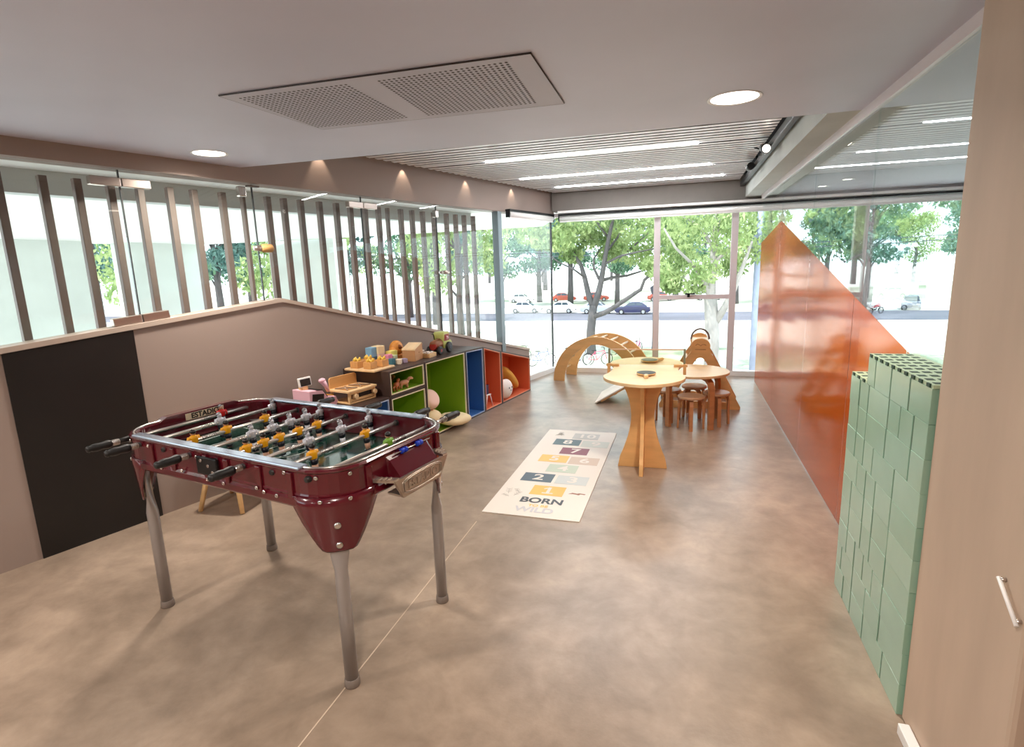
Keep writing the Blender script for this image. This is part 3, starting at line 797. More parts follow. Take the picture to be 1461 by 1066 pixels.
# ------------------------------------------------------------------ cube shelving along the wall
CB = Vector((-2.274, 4.688, 0)); CA = math.radians(10.55)
cd = Vector((math.sin(CA), math.cos(CA), 0)); cn = Vector((-math.cos(CA), math.sin(CA), 0))   # cn: into the wall
CM = Matrix(((cd.x, cn.x, 0, CB.x), (cd.y, cn.y, 0, CB.y), (0, 0, 1, 0), (0, 0, 0, 1)))       # local x along front, y into the wall
def wall_gap(s):
    w = CB+cd*s; Lp = ML.inverted() @ w
    return -Lp.y/math.cos(TH-CA)
def shelf_unit(name, label, s0, s1, z0, z1a, z1b, lining, trim, group):
    dep = min(wall_gap(s0), wall_gap(s1))-.012
    t = thing(name, label, 'shelf unit', tuple(CM @ Vector((s0, 0, z0))), PI/2-CA, group)
    w = s1-s0; ha, hb = z1a-z0, z1b-z0; k = .017
    # outer shell: front ring extruded to the back
    outer = [(0, 0), (w, 0), (w, hb), (0, ha)]
    inner = [(k, k), (w-k, k), (w-k, hb-k), (k, ha-k)]
    m = MB(); m.strip(outer, inner, dep, axis='y'); m.prism(outer, .008, axis='y', base=dep-.008)
    m.obj('carcass', M_darkshelf, t)
    i2 = [(k+.004, k+.004), (w-k-.004, k+.004), (w-k-.004, hb-k-.004), (k+.004, ha-k-.004)]
    m = MB(); m.strip(inner, i2, dep-.014, axis='y', base=.006); m.prism(inner, .004, axis='y', base=dep-.013)
    m.obj('lining', lining, t)
    i3 = [(k+.008, k+.008), (w-k-.008, k+.008), (w-k-.008, hb-k-.008), (k+.008, ha-k-.008)]
    MB().strip(inner, i3, .012, axis='y', base=-.003).obj('edge_band', trim, t)
    return t
GS = 'coloured cube shelf units along the taupe wall'
U_low = shelf_unit('shelf_unit', 'low blue lined shelf unit under the toy cash register', -1.42, -.575, 0, .535, .535, M_blue, M_trim_b, GS)
U_gt = shelf_unit('shelf_unit', 'upper green lined shelf unit holding brown toy animals', -.565, -.058, .528, .752, .752, M_green, M_trim, GS)
U_gl = shelf_unit('shelf_unit', 'lower green lined shelf unit beneath the toy animals', -.565, -.058, 0, .524, .524, M_green, M_trim, GS)
U_big = shelf_unit('shelf_unit', 'tall wide green lined shelf unit with pale cushions', -.052, .650, 0, .752, .752, M_green, M_trim, GS)
U_bl = shelf_unit('shelf_unit', 'tall narrow blue lined shelf unit, empty', .656, 1.022, 0, .752, .742, M_blue, M_trim_b, GS)
U_o1 = shelf_unit('shelf_unit', 'narrow coral lined shelf unit with a book rack', 1.028, 1.42, 0, .740, .640, M_orange, M_trim_o, GS)
U_o2 = shelf_unit('shelf_unit', 'sloping coral lined end unit with a mustard cushion', 1.426, 2.20, 0, .636, .450, M_orange, M_trim_o, GS)
def cloc(s, d, z): return tuple(CM @ Vector((s, d, z)))
CR = PI/2-CA

# cushions
def cushion(name, label, M, w, h, t, material, round_=False):
    n = 20; m = MB(); vs = []
    loops = []
    K = 9
    for k in range(K+1):
        a = -PI/2+PI*k/K
        z = math.sin(a); s_ = math.cos(a)**.45 if math.cos(a) > 1e-4 else .01
        row = []
        for i in range(n):
            th = 2*PI*i/n
            e = 1.0 if round_ else .62
            x = math.copysign(abs(math.cos(th))**e, math.cos(th)); y = math.copysign(abs(math.sin(th))**e, math.sin(th))
            row.append((x*w/2*s_, y*h/2*s_, z*t/2*(1-.25*(abs(x*y) if not round_ else 0))))
        loops.append(row)
    m.loft(loops, 0, M, smooth=True)
    o = m.obj(name, material, sub=1)
    return tag(o, label, 'cushion')
cushion('cushion', 'mustard yellow cushion leaning in the coral end unit', Matrix.Translation(Vector(cloc(1.87, .17, .225))) @ rotm(0, 0, CR) @ rotm(0, math.radians(41), 0), .50, .22, .13, M_mustard)
fc = thing('cushion', 'round white cushion with a little face in the coral end unit', 'cushion', cloc(1.60, .05, .145), CR)
m = MB(); m.ball((0, 0, 0), .122, sc=(1.05, .62, .98), seg=24, rings=16); m.obj('body', M_whcl, fc)
for x in (-.03, .035): MB().ball((x, -.073, .02), .009, seg=8, rings=6, sc=(1, .5, 1.3)).obj('eye', M_black, fc)
MB().tube([(-.012, -.077, -.01), (.002, -.079, -.016), (.016, -.077, -.01)], .003, 6).obj('mouth', M_black, fc)
cushion('cushion', 'blush pink round cushion inside the tall green unit', Matrix.Translation(Vector(cloc(.125, .10, .345))) @ rotm(0, 0, CR) @ rotm(math.radians(60), 0, 0), .23, .21, .13, M_pinkcl, True)
cushion('cushion', 'cream flat cushion lying in the tall green unit', Matrix.Translation(Vector(cloc(.415, .02, .084))) @ rotm(0, 0, CR) @ rotm(math.radians(4), math.radians(4), 0), .38, .30, .11, M_cream)
cushion('cushion', 'cream puffy cushion tucked under the blush cushion in the green unit', Matrix.Translation(Vector(cloc(.135, .15, .155))) @ rotm(0, 0, CR) @ rotm(0, math.radians(14), 0), .24, .28, .20, M_cream)

# little book rack in the narrow coral unit
br_ = thing('book_rack', 'small white A-shaped book rack in the narrow coral unit', 'book rack', cloc(1.16, .03, .0225), CR)
m = MB()
for y in (0, .12):
    m.tube([(-.075, y, 0), (-.03, y, .145)], .006, 6); m.tube([(.085, y, 0), (.03, y, .145)], .006, 6); m.tube([(-.03, y, .145), (.03, y, .145)], .006, 6)
m.tube([(-.09, .0, .20), (-.075, 0, .0)], .006, 6)
m.obj('frame', M_white, br_)
for k, (c, nme) in enumerate((((196, 30, 48), 'red'), ((40, 60, 120), 'navy'), ((60, 60, 70), 'charcoal'), ((120, 30, 60), 'wine'))):
    o = MB().box((0, 0, .052), (.018, .09, .104+.012*(k % 2)), bev=.001).obj('book', mat('book_'+nme, c, .5)); o.location = cloc(1.128+.021*k, .09, .149+.0235)
    o.rotation_euler.z = CR
    tag(o, nme+' covered small book standing in the white book rack', 'book', 'books in the white rack')
MB().box((0, .06, .145), (.10, .13, .008)).obj('shelf', M_white, br_)

# toy animals in the upper green unit
def animal(label, s, d, sc, mt, rz):
    t = thing('toy_animal', label, 'toy animal', cloc(s, d, .5505), CR+rz, 'toy animals in the upper green unit')
    m = MB(); m.tube([(-.05*sc, 0, .055*sc), (-.02*sc, 0, .062*sc), (.03*sc, 0, .062*sc), (.055*sc, 0, .07*sc)], [.018*sc, .027*sc, .028*sc, .018*sc], 10)
    m.tube([(.045*sc, 0, .07*sc), (.075*sc, 0, .098*sc), (.095*sc, 0, .098*sc), (.118*sc, 0, .088*sc)], [.018*sc, .017*sc, .017*sc, .009*sc], 10)
    m.obj('body', mt, t)
    for x in (-.04, .035):
        for y in (-.016, .016): MB().tube([(x*sc, y*sc, .05*sc), (x*sc, y*sc, 0)], [.010*sc, .008*sc], 8).obj('leg', mt, t)
    MB().tube([(-.052*sc, 0, .058*sc), (-.09*sc, 0, .05*sc), (-.12*sc, 0, .062*sc)], [.010*sc, .006*sc, .002*sc], 8).obj('tail', mt, t)
    return t
M_br = mat('brown_toy', (140, 84, 50), .5); M_tan = mat('tan_toy', (206, 150, 116), .5); M_rust = mat('rust_toy', (176, 92, 48), .5)
animal('rust brown toy animal at the left of the upper green unit', -.405, .06, .85, M_rust, .4)
animal('dark brown toy animal in the middle of the group', -.36, .19, .95, M_br, .1)
animal('tan toy animal nearest the front in the upper green unit', -.30, .06, .85, M_tan, -.3)

# toys on top of the shelves (top at z=.752)
ZTOP = .752
def ploc(x, y, z=ZTOP): return (x, y, z)
st_ = thing('shape_stacker', 'wooden stacking board with square peg blocks at the shelf edge', 'stacking toy', cloc(-.52, .24, ZTOP), CR)
MB().box((.02, .02, .011), (.28, .34, .022), bev=.008).obj('base_board', M_beech_h, st_)
M_blk = mat('stack_block', (214, 160, 100), .5, noise=.1, nscale=20)
M_star = mat('yellow_peg', (240, 204, 90), .45)
for x, y in ((-.055, -.055), (.075, -.07), (-.06, .09), (.075, .085)):
    MB().box((x, y, .022+.030), (.085, .085, .06), bev=.003).obj('stack_block', M_blk, st_)
    m = MB()
    for q in range(7):
        a = 2*PI*q/6; rr = .026 if q < 6 else 0
        m.tube([(x+rr*math.cos(a), y+rr*math.sin(a), .082), (x+rr*math.cos(a), y+rr*math.sin(a), .092+.012*(q % 2)), (x+rr*math.cos(a), y+rr*math.sin(a), .103+.012*(q % 2))], [.010, .010, .002], 8)
    m.obj('peg', M_star, st_)
GB = 'pastel toy blocks on the shelf top'
def tblock(label, s, d, z, dims, col, rz=0):
    o = MB().box((0, 0, dims[2]/2), dims, bev=.003).obj('toy_block', mat('block_'+'_'.join(map(str, col)), col, .5)); o.location = cloc(s, d, z); o.rotation_euler.z = CR+rz
    return tag(o, label, 'toy block', GB)
tblock('deep teal toy block at the bottom of the pastel pile', -.312, .40, ZTOP, (.075, .075, .075), (52, 98, 116))
tblock('sky blue toy block on the teal block', -.312, .40, ZTOP+.075, (.075, .075, .085), (132, 180, 214))
tblock('peach toy block below the pale top block', -.236, .385, ZTOP, (.085, .085, .095), (240, 204, 186))
tblock('hot pink toy block in front of the peach block', -.215, .285, ZTOP, (.062, .05, .085), (240, 150, 186))
tblock('creamy toy block topping the peach block', -.236, .385, ZTOP+.095, (.09, .085, .07), (246, 222, 176))
tblock('lemon yellow toy block at the right of the pastel pile', -.12, .325, ZTOP, (.09, .07, .105), (240, 232, 130))
tblock('mint toy block next to the lemon block', -.155, .275, ZTOP, (.05, .06, .07), (206, 222, 186))
tblock('petrol blue toy block standing near the stacking board', -.27, .20, ZTOP, (.04, .05, .06), (70, 126, 140))
tblock('ivory toy block lying beside the gabled wooden box', -.205, .175, ZTOP, (.06, .05, .045), (244, 226, 200), .4)
tblock('lilac toy block lying beside the gabled wooden box', -.135, .17, ZTOP, (.05, .05, .04), (186, 176, 206), -.3)
# gabled wooden box
wb = thing('wooden_box', 'wooden box with a sloping lid in the middle of the shelf top', 'toy box', cloc(-.055, .10, ZTOP), CR+.25)
m = MB(); m.prism([(0, 0), (.19, 0), (.185, .135), (.165, .150), (.01, .110), (.0, .10)], .13, axis='y'); m.obj('body', mat('box_wood', (200, 150, 104), .5, noise=.08, nscale=3, stretch=(1, 1, 10)), wb, bevel=.003)
MB().prism([(-.002, .103), (.01, .1145), (.167, .1545), (.187, .138), (.19, .142), (.168, .160), (.006, .120), (-.006, .108)], .134, axis='y', base=-.002).obj('lid', M_beech_h, wb)
MB().box((.105, -.001, .075), (.03, .006, .006)).obj('slot', M_edge, wb)
# orange toy behind the box
og = thing('toy_elephant', 'rounded orange toy behind the sloping wooden box', 'toy', cloc(.015, .375, ZTOP), CR)
M_og = mat('orange_toy', (226, 150, 66), .5)
m = MB(); m.ball((0, 0, .105), .075, sc=(1.05, .8, 1.05)); m.ball((-.065, -.01, .075), .05, sc=(.9, .8, 1.1)); m.box((0, 0, .025), (.11, .09, .05), bev=.01); m.obj('body', M_og, og)
MB().tube([(-.03, -.075, .12), (-.05, -.078, .145)], [.02, .012], 8).obj('patch', M_br, og)
# domino tray
dt = thing('domino_tray', 'low wooden tray beside the sloping wooden box', 'tray', cloc(.19, .12, ZTOP), CR+.15)
MB().box((.03, .03, .02), (.15, .12, .04), bev=.004).obj('body', M_beech, dt)
rg = random.Random(5)
for k in range(6):
    o = MB().box((0, 0, .008), (.045, .024, .014), bev=.003).obj('domino', mat('domino_white', (236, 228, 222), .4)); o.location = cloc(.165+.055*(k % 2)+rg.uniform(-.005, .005), .11+.045*(k//2), ZTOP+.0405); o.rotation_euler.z = CR+rg.uniform(-.6, .6)
    if k == 5: o.location.z += .014; o.location.x -= .01; o.location.y -= .03
    tag(o, 'white domino lying in a loose heap on the low wooden tray', 'domino', 'loose dominoes on the tray')
# toy tractor
tt = thing('toy_tractor', 'lime and red toy tractor with a black wheel on the shelf top', 'toy tractor', cloc(.47, .18, ZTOP), CR+.1)
M_lime = mat('lime_toy', (200, 206, 120), .4); M_tred = mat('tractor_red', (150, 36, 30), .4)
m = MB(); m.prism([(-.02, .05), (.14, .05), (.155, .10), (.13, .125), (.10, .13), (.10, .20), (.085, .215), (-.01, .215), (-.025, .195), (-.03, .10)], .12, axis='y', base=-.06); m.obj('cab', M_lime, tt, bevel=.008)
m = MB(); m.prism([(-.015, .125), (.085, .125), (.085, .19), (-.005, .19)], .126, axis='y', base=-.063); m.obj('window', M_tred, tt)
m = MB(); m.ball((.035, -.064, .155), .018, 0, seg=10, rings=8); m.obj('driver', M_pink, tt)
m = MB(); m.tube([(-.15, 0, .085), (-.13, 0, .09), (-.02, 0, .10)], [.035, .05, .055], 14); m.obj('hood', M_br, tt)
m = MB(); m.tube([(-.155, 0, .085), (-.14, 0, .085)], [.036, .045], 14); m.obj('nose', M_tred, tt)
for x, r, y in ((.055, .055, -.075), (.055, .055, .075), (-.11, .042, -.06), (-.11, .042, .06)):
    m = MB(); m.tube([(x, y-.016, r), (x, y-.012, r), (x, y+.012, r), (x, y+.016, r)], [r*.8, r, r, r*.8], 18); w_ = m.obj('wheel', M_rubber, tt)
    sg = -1 if y < 0 else 1
    MB().tube([(x, y+sg*.015, r), (x, y+sg*.019, r)], [r*.45, r*.35], 12).obj('hub', M_tred if x < 0 else mat('navy_hub', (36, 34, 60), .4), w_)
m = MB(); m.tube([(-.05, .03, .14), (-.07, .03, .20), (-.10, .03, .205)], .006, 8); m.obj('exhaust', mat('olive_toy', (90, 100, 60), .5), tt)

# toys on the low blue unit (top at .535)
ZL = .535
cr = thing('toy_cash_register', 'pink wooden toy cash register with black screen on the low blue unit', 'toy cash register', (-2.812, 3.70, ZL), CR-.05)
m = MB(); m.prism([(-.13, 0), (.13, 0), (.15, .03), (.13, .075), (.04, .095), (.0, .155), (-.13, .165)], .20, axis='y', base=-.10); m.obj('body', M_pink, cr, bevel=.006)
m = MB(); m.prism([(.044, .0935), (-.004, .156), (-.06, .163), (-.06, .158), (0, .149), (.042, .088)], .16, axis='y', base=-.102); m.obj('side_window', M_black, cr)
MB().box((-.05, -.102, .098), (.11, .006, .06), ry=.15).obj('keypad', M_black, cr)
MB().prism([(.05, .096), (.13, .077), (.13, .083), (.052, .101)], .15, axis='y', base=-.075).obj('counter', M_mustard, cr)
m = MB(); m.box((-.085, .02, .175), (.05, .05, .03)); m.obj('screen_mount', M_beech, cr)
m = MB(); m.box((-.075, .01, .222), (.12, .018, .075), bev=.006, rx=-.15); m.obj('screen_frame', M_white, cr)
MB().box((-.0755, -.0005, .2205), (.095, .006, .055), rx=-.15).obj('screen', M_black, cr)
m = MB(); m.tube([(.06, -.04, .205), (.085, -.045, .16), (.10, -.05, .115)], [.024, .016, .014], 10); m.ball((.055, -.04, .212), .026, sc=(1.2, .9, .8)); m.obj('scanner', M_pink, cr)
MB().tube([(.148, -.03, .045), (.152, -.03, .045)], .010, 10).obj('coin_slot', M_black, cr)
tv_ = thing('toy_stove', 'wooden toy stove top with two burners and a backboard', 'toy stove', (-2.64, 3.985, ZL), CR-.05)
m = MB(); m.box((0, 0, .006), (.30, .22, .012), bev=.003)
for x in (-.14, .14):
    for y in (-.10, .10): m.box((x, y, .055), (.018, .018, .09))
m.box((0, -.10, .03), (.28, .012, .02)); m.box((0, -.10, .088), (.28, .012, .02)); m.obj('frame', M_beech, tv_)
hob = MB(); fr = rrect(.165, .125, .02, 4)
hob.prism(fr, .014, base=.098); ho = hob.obj('hob', M_beech_h, tv_)
for x in (-.075, .075):
    m = MB(); m.box((x, 0, .1125), (.115, .15, .003)); m.obj('burner_well', M_edge, ho)
    m = MB(); m.tube([(x-.055, -.072, .118), (x+.055, .072, .118)], .004, 6); m.tube([(x-.055, .072, .118), (x+.055, -.072, .118)], .004, 6); m.obj('burner_cross', M_steel, ho)
MB().prism([(-.15, .112), (.15, .112), (.15, .19), (.135, .205), (-.135, .205), (-.15, .19)], .012, axis='y', base=.108).obj('backboard', M_ply, tv_)
for x in (-.09, .125):
    m = MB(); m.tube([(x, -.106, .06), (x, -.135, .06)], [.022, .020], 14); m.obj('knob', M_beech_h, tv_)
MB().box((.02, -.107, .06), (.12, .004, .03), bev=.001).obj('oven_slot', M_black, tv_)

# small stool behind the football table
ws = thing('wooden_stool', 'small wooden stool with splayed legs against the taupe wall', 'stool', (-3.02, 2.99, 0), .1)
MB().prism(rrect(.17, .17, .05, 5), .022, base=.285).obj('seat', M_beech_h, ws)
for x, y in ((-1, -1), (1, -1), (-1, 1), (1, 1)):
    m = MB(); m.tube([(x*.105, y*.105, .286), (x*.165, y*.16, .0)], [.020, .015], 10); m.obj('leg', M_beech, ws)
m = MB()
for y in (-1, 1): m.box((0, y*.108, .262), (.20, .02, .045))
for x in (-1, 1): m.box((x*.108, 0, .262), (.02, .20, .045))
m.obj('apron', M_beech, ws)

# ------------------------------------------------------------------ hopscotch mat
hm = thing('hopscotch_mat', 'cream hopscotch mat with numbered colour blocks on the floor', 'play mat', (-1.243, 3.236, 0), math.radians(-.6))
MB().prism([(0, 0), (.655, 0), (.655, 1.925), (0, 1.925)], .006).obj('sheet', M_mat, hm)
TILES = [('1', .226, .35, (236, 184, 92)), ('2', .09, .585, (82, 96, 108)), ('3', .355, .58, (200, 204, 202)), ('4', .232, .805, (192, 202, 184)), ('5', .113, 1.023, (238, 190, 104)),
         ('6', .368, 1.012, (206, 184, 166)), ('7', .245, 1.238, (132, 62, 78)), ('8', .133, 1.473, (84, 104, 110)), ('9', .389, 1.46, (204, 206, 196)), ('10', .272, 1.672, (194, 190, 184))]
def put_text(txt, cx, cy, size, material, parent, z=.0072, bold=.0, sx=1.0, name='lettering'):
    vs, fs = text_mesh(txt, size, .0002, bold)
    MB().add(vs, fs, 0, Matrix.Translation((cx, cy, z)) @ Matrix.Diagonal((sx, 1, 1, 1))).obj(name, material, parent)
for n, x, y, c in TILES:
    sh = .011*0
    o = MB().prism([(x, y), (x+.24, y), (x+.24, y+.168), (x, y+.168)], .0008, base=.006).obj('number_block', mat('block_print_'+n, c, .5), hm)
    put_text(n, x+.125, y+.084, .15, M_mat, o, bold=.003, sx=1.15, name='numeral')
    if n == '1': MB().prism([(x+.085, y+.030), (x+.165, y+.030), (x+.165, y+.046), (x+.085, y+.046)], .0004, base=.0069).obj('numeral_foot', M_mat, o)
    if n == '1': MB().prism([(x+.112, y+.138), (x+.112, y+.120), (x+.088, y+.104), (x+.084, y+.116)], .0004, base=.0069).obj('numeral_flag', M_mat, o)
M_ink = mat('charcoal_print', (70, 74, 80), .5); M_gold = mat('gold_print', (240, 200, 110), .5); M_pale = mat('pale_grey_print', (198, 196, 200), .5); M_twig = mat('grey_print', (170, 166, 160), .5)
put_text('BORN', .345, .248, .115, M_ink, hm, bold=.0036, sx=.96)
put_text('TO BE', .342, .166, .05, M_gold, hm, bold=.001, sx=1.0)
put_text('WILD', .33, .098, .10, M_pale, hm, bold=.003, sx=1.05)
m = MB()
def twig(x, y, sc, a):
    c, s_ = math.cos(a), math.sin(a)
    def w(px, py): return (x+sc*(px*c-py*s_), y+sc*(px*s_+py*c), .0066)
    m.tube([w(0, 0), w(0, .09)], .0012, 4)
    for k in range(3):
        for sg in (-1, 1): m.tube([w(0, .02+.025*k), w(sg*.022, .04+.025*k)], .0011, 4)
twig(.08, .33, 1, .2); twig(.13, .30, .9, -.3); twig(.15, .36, .8, .5); twig(.10, .28, .7, 1.0)
for k in range(5): twig(.10+.02*k, 1.74+.015*(k % 3), .9, -.6+.3*k)
m.obj('twig_print', M_twig, hm)
m = MB(); m.prism([(.50, .410), (.525, .435), (.56, .428), (.575, .437), (.62, .430), (.615, .418), (.585, .421), (.575, .404), (.55, .412), (.53, .416)], .0008, base=.006); m.obj('fox_print', mat('brown_print', (150, 96, 70), .5), hm)

# ------------------------------------------------------------------ kids ping-pong table
pp = thing('ping_pong_table', 'small wooden ping pong table on hourglass plywood bases', 'ping pong table', (-.285, 4.72, 0), math.radians(1.5))
ZP = .715
def half(n=40):
    pts = []
    N = 18
    ys = [.635*math.sin(PI/2*k/N) for k in range(-N, N+1)]
    def wid(y):
        if abs(y) > .28: return .318*max(0, 1-((abs(y)-.28)/.355)**2.2)**.62
        return .318-.05*(1-(abs(y)/.28)**2)
    pts = [(wid(y), y) for y in ys]+[(-wid(y), y) for y in ys[-2:0:-1]]
    return pts
MB().prism(half(56), .026, base=ZP-.026).obj('tabletop', M_beech_h, pp, bevel=.004)
def fin(hw0, hw1, hw2):
    ZB_ = ZP-.026; pts = []
    for k in range(17):
        t = k/16; z = .0+ZB_*t
        if t < .12: w = hw0*(1-.08*t/.12)
        else:
            q = (t-.12)/.88
            w = hw1+(hw0*.92-hw1)*max(0, (1-q/.55))**1.7 if q < .55 else hw1+(hw2-hw1)*((q-.55)/.45)**2.0
        pts.append((w, z))
    return pts+[(-w, z) for w, z in pts[::-1]]
for yb in (-.41,):
    bs_ = []
    m = MB(); m.prism(fin(.19, .088, .165), .03, axis='y', base=yb-.015); m.obj('base_panel', M_ply, pp, bevel=.003)
    m = MB(); m.prism([(a+yb, z) for a, z in fin(.225, .072, .15)], .03, axis='x', base=-.015); m.obj('base_panel', M_ply, pp, bevel=.003)
nt_ = thing('ping_pong_net', 'translucent ping pong net with a pale top tape clamped across the table', 'net', (-.285, 4.85, ZP), math.radians(1.5))
M_net = glass_mat('net_mesh', (.88, .89, .80, 1), ior=1.02)
MB().box((0, 0, .078), (.60, .003, .130)).obj('net', M_net, nt_)
MB().box((0, 0, .147), (.62, .007, .010)).obj('top_tape', mat('net_tape', (228, 196, 170), .6), nt_)
for sx in (-1, 1):
    m = MB(); m.box((sx*.315, 0, .07), (.018, .022, .17), bev=.003); m.obj('post', mat('olive_post', (132, 136, 112), .5), nt_)
    m = MB(); m.box((sx*.285, 0, .010), (.11, .04, .02), bev=.003); m.box((sx*.318, 0, -.02), (.025, .05, .09), bev=.003); m.obj('clamp', M_ply, nt_)
def paddle(label, x, y, z, rz, rx=0, face=None):
    t = thing('ping_pong_paddle', label, 'paddle', (x, y, z), rz, 'ping pong paddles on the table')
    t.rotation_euler = (rx, 0, rz)
    MB().lathe([(.073, 0), (.075, .002), (.075, .008), (.073, .010)], 28, 0, Matrix.Translation((0, 0, 0)), 1, 1.04).obj('blade', M_beech, t)
    MB().lathe([(.0735, .010), (.0735, .0125)], 28).obj('rubber_face', face or M_rubber, t)
    m = MB(); m.prism([(-.028, -.066), (.028, -.066), (.014, -.092), (.016, -.15), (-.016, -.15), (-.014, -.092)], .010); m.obj('neck', M_beech, t)
    m = MB(); m.box((0, -.122, .005), (.030, .055, .026), bev=.006); m.obj('handle', M_beech_h, t)
    return t
paddle('black faced paddle on the near half of the ping pong table', -.262, 4.47, ZP+.009, .06)
paddle('tilted paddle behind the net on the far half of the ping pong table', -.27, 5.06, ZP+.012, 2.3, 0, mat('olive_rubber', (96, 96, 70), .5))

# ------------------------------------------------------------------ round table and stools
rt = thing('kids_table', 'low round wooden kids table on bent legs among the stools', 'table', (.12, 5.70, 0), 0)
n = 40
MB().prism([(.34*math.cos(2*PI*k/n), .34*math.sin(2*PI*k/n)) for k in range(n)], .024, base=.506).obj('tabletop', M_beech_h, rt, bevel=.004)
for a in (-57, 36, 140, 222):
    ca, sa = math.cos(math.radians(a)), math.sin(math.radians(a))
    r0 = .30
    m = MB(); T = rotm(0, 0, math.radians(a))
    prof = [(r0+.02, 0), (r0+.018, .40), (r0-.002, .462), (r0-.05, .495), (r0-.14, .506)]
    prof2 = [(r0-.012, 0), (r0-.014, .385), (r0-.032, .437), (r0-.068, .463), (r0-.14, .474)]
    m.strip(prof, prof2, .052, 0, T, axis='y', base=-.026, closed=False)
    m.obj('leg', M_oak, rt)
def kid_stool(label, x, y, rz=0):
    t = thing('round_stool', label, 'stool', (x, y, 0), rz, 'round bentwood stools around the kids table')
    MB().lathe([(.118, .300), (.125, .304), (.125, .322), (.118, .326)], 28).obj('seat', M_oak if False else mat('stool_seat', (202, 158, 122), .42, noise=.05, nscale=4), t)
    for k in range(4):
        T = rotm(0, 0, PI/2*k-PI/2)
        prof = [(.128, 0), (.122, .24), (.108, .282), (.08, .299), (.03, .300)]
        prof2 = [(.110, 0), (.104, .235), (.09, .266), (.07, .280), (.03, .282)]
        MB().strip(prof, prof2, .034, 0, T, axis='y', base=-.017, closed=False).obj('leg', M_oak, t)
    return t
kid_stool('round stool nearest the viewer, in front of the kids table', .105, 5.475, .02)
kid_stool('round stool on the left, half behind the ping pong table', -.115, 5.735, .3)
kid_stool('round stool at the back under the kids table', .14, 5.945, .5)
kid_stool('round stool on the right under the kids table', .345, 5.67, .2)

# ------------------------------------------------------------------ arched climber
ac = thing('climbing_arch', 'plywood rainbow climbing arch with rungs near the window', 'climbing arch', (-1.09, 7.40, 0), math.radians(-11))
n = 40
def arc(a, b): return [(a*math.cos(PI*k/n), b*math.sin(PI*k/n)) for k in range(n+1)]
m0 = MB()
for y in (0, .46):
    MB().strip(arc(.635, .635), arc(.475, .528), .03, axis='y', base=y, closed=False).obj('arch_side', M_ply, ac, bevel=.002)
for k in range(11):
    a = math.radians(14+15.2*k)
    r = .578
    MB().cyl((.582*math.cos(a), .025, .60*math.sin(a)), (.582*math.cos(a), .465, .60*math.sin(a)), .014, seg=10).obj('rung', M_oak_d, ac)

# ------------------------------------------------------------------ A-frame climber with ramp
af = thing('toddler_climber', 'wooden A-shaped climbing frame with round heads near the window', 'climbing frame', (.2, 6.25, 0), 0)
def aframe():
    out = [(-.415, 0), (.415, 0), (.42, .03), (.385, .10), (.155, .53), (.115, .60)]
    head = [(.095*math.cos(math.radians(t)), .695+.082*math.sin(math.radians(t))) for t in range(-30, 211, 20)]
    out = out+head+[(-.115, .60), (-.155, .53), (-.385, .10), (-.42, .03)]
    return out
def aframe_side(y):
    m = MB()
    # left leg, right leg, crossbar, head - one cut sheet with a triangular opening
    out = [(.42, .0), (.425, .03), (.385, .105), (.15, .555), (.098, .63)]+[(.10*math.cos(math.radians(t)), .69+.085*math.sin(math.radians(t))) for t in range(-20, 91, 15)]
    out = out+[(-x, z) for x, z in out[::-1]][1:]
    inn = [(.285, .08), (.285, .081), (.27, .115), (.065, .51), (.052, .53)]+[(.045*math.cos(math.radians(t)), .53+.035*math.sin(math.radians(t))) for t in range(-20, 91, 15)]
    inn = inn+[(-x, z) for x, z in inn[::-1]][1:]
    m.strip(out, inn, .024, axis='y', base=y)
    return m.obj('side_frame', M_ply, af, bevel=.002)
s1_ = aframe_side(0); aframe_side(.5)
m = MB(); m.tube([(-.05, -.002, .70), (-.035, -.002, .715), (-.015, -.002, .708), (0, -.002, .695), (.02, -.002, .712), (.04, -.002, .712), (.055, -.002, .70)], .004, 6)
m.box((0, -.001, .655), (.11, .004, .009)); m.obj('engraving', M_edge, s1_)
n = 24
MB().tube([(.095*math.cos(PI*k/n), .25, .735+.115*math.sin(PI*k/n)) for k in range(n+1)], .010, 8).obj('top_hoop', mat('grey_hoop', (120, 108, 104), .35, metal=.5), af)
MB().box((0, .262, .72), (.17, .5, .02)).obj('top_board', M_beech_h, af)
for z, x in ((.12, .345), (.26, .27), (.40, .20), (.52, .14)):
    for sg in (-1, 1): MB().cyl((sg*x, .02, z), (sg*x, .505, z), .014, seg=10).obj('rung', M_oak_d, af)
rp = thing('slide_ramp', 'pale sliding ramp hooked onto the climbing frame', 'ramp', (-.86, 6.25, 0), 0)
ang = math.atan2(.40, .66)
T = TR((-.08, 0, .012), ry=-ang)
MB().box((.40, .29, .0), (.80, .56, .016), 0, T, bev=.004).obj('board', mat('ramp_white', (238, 228, 218), .4), rp)
m = MB()
for y in (.05, .53): m.box((.42, y, -.018), (.72, .02, .022), 0, T)
m.obj('side_rail', M_beech, rp)
m = MB()
for x in (.25, .5): m.box((x, .29, -.022), (.04, .46, .028), 0, T)
m.obj('cleat', M_ply, rp)
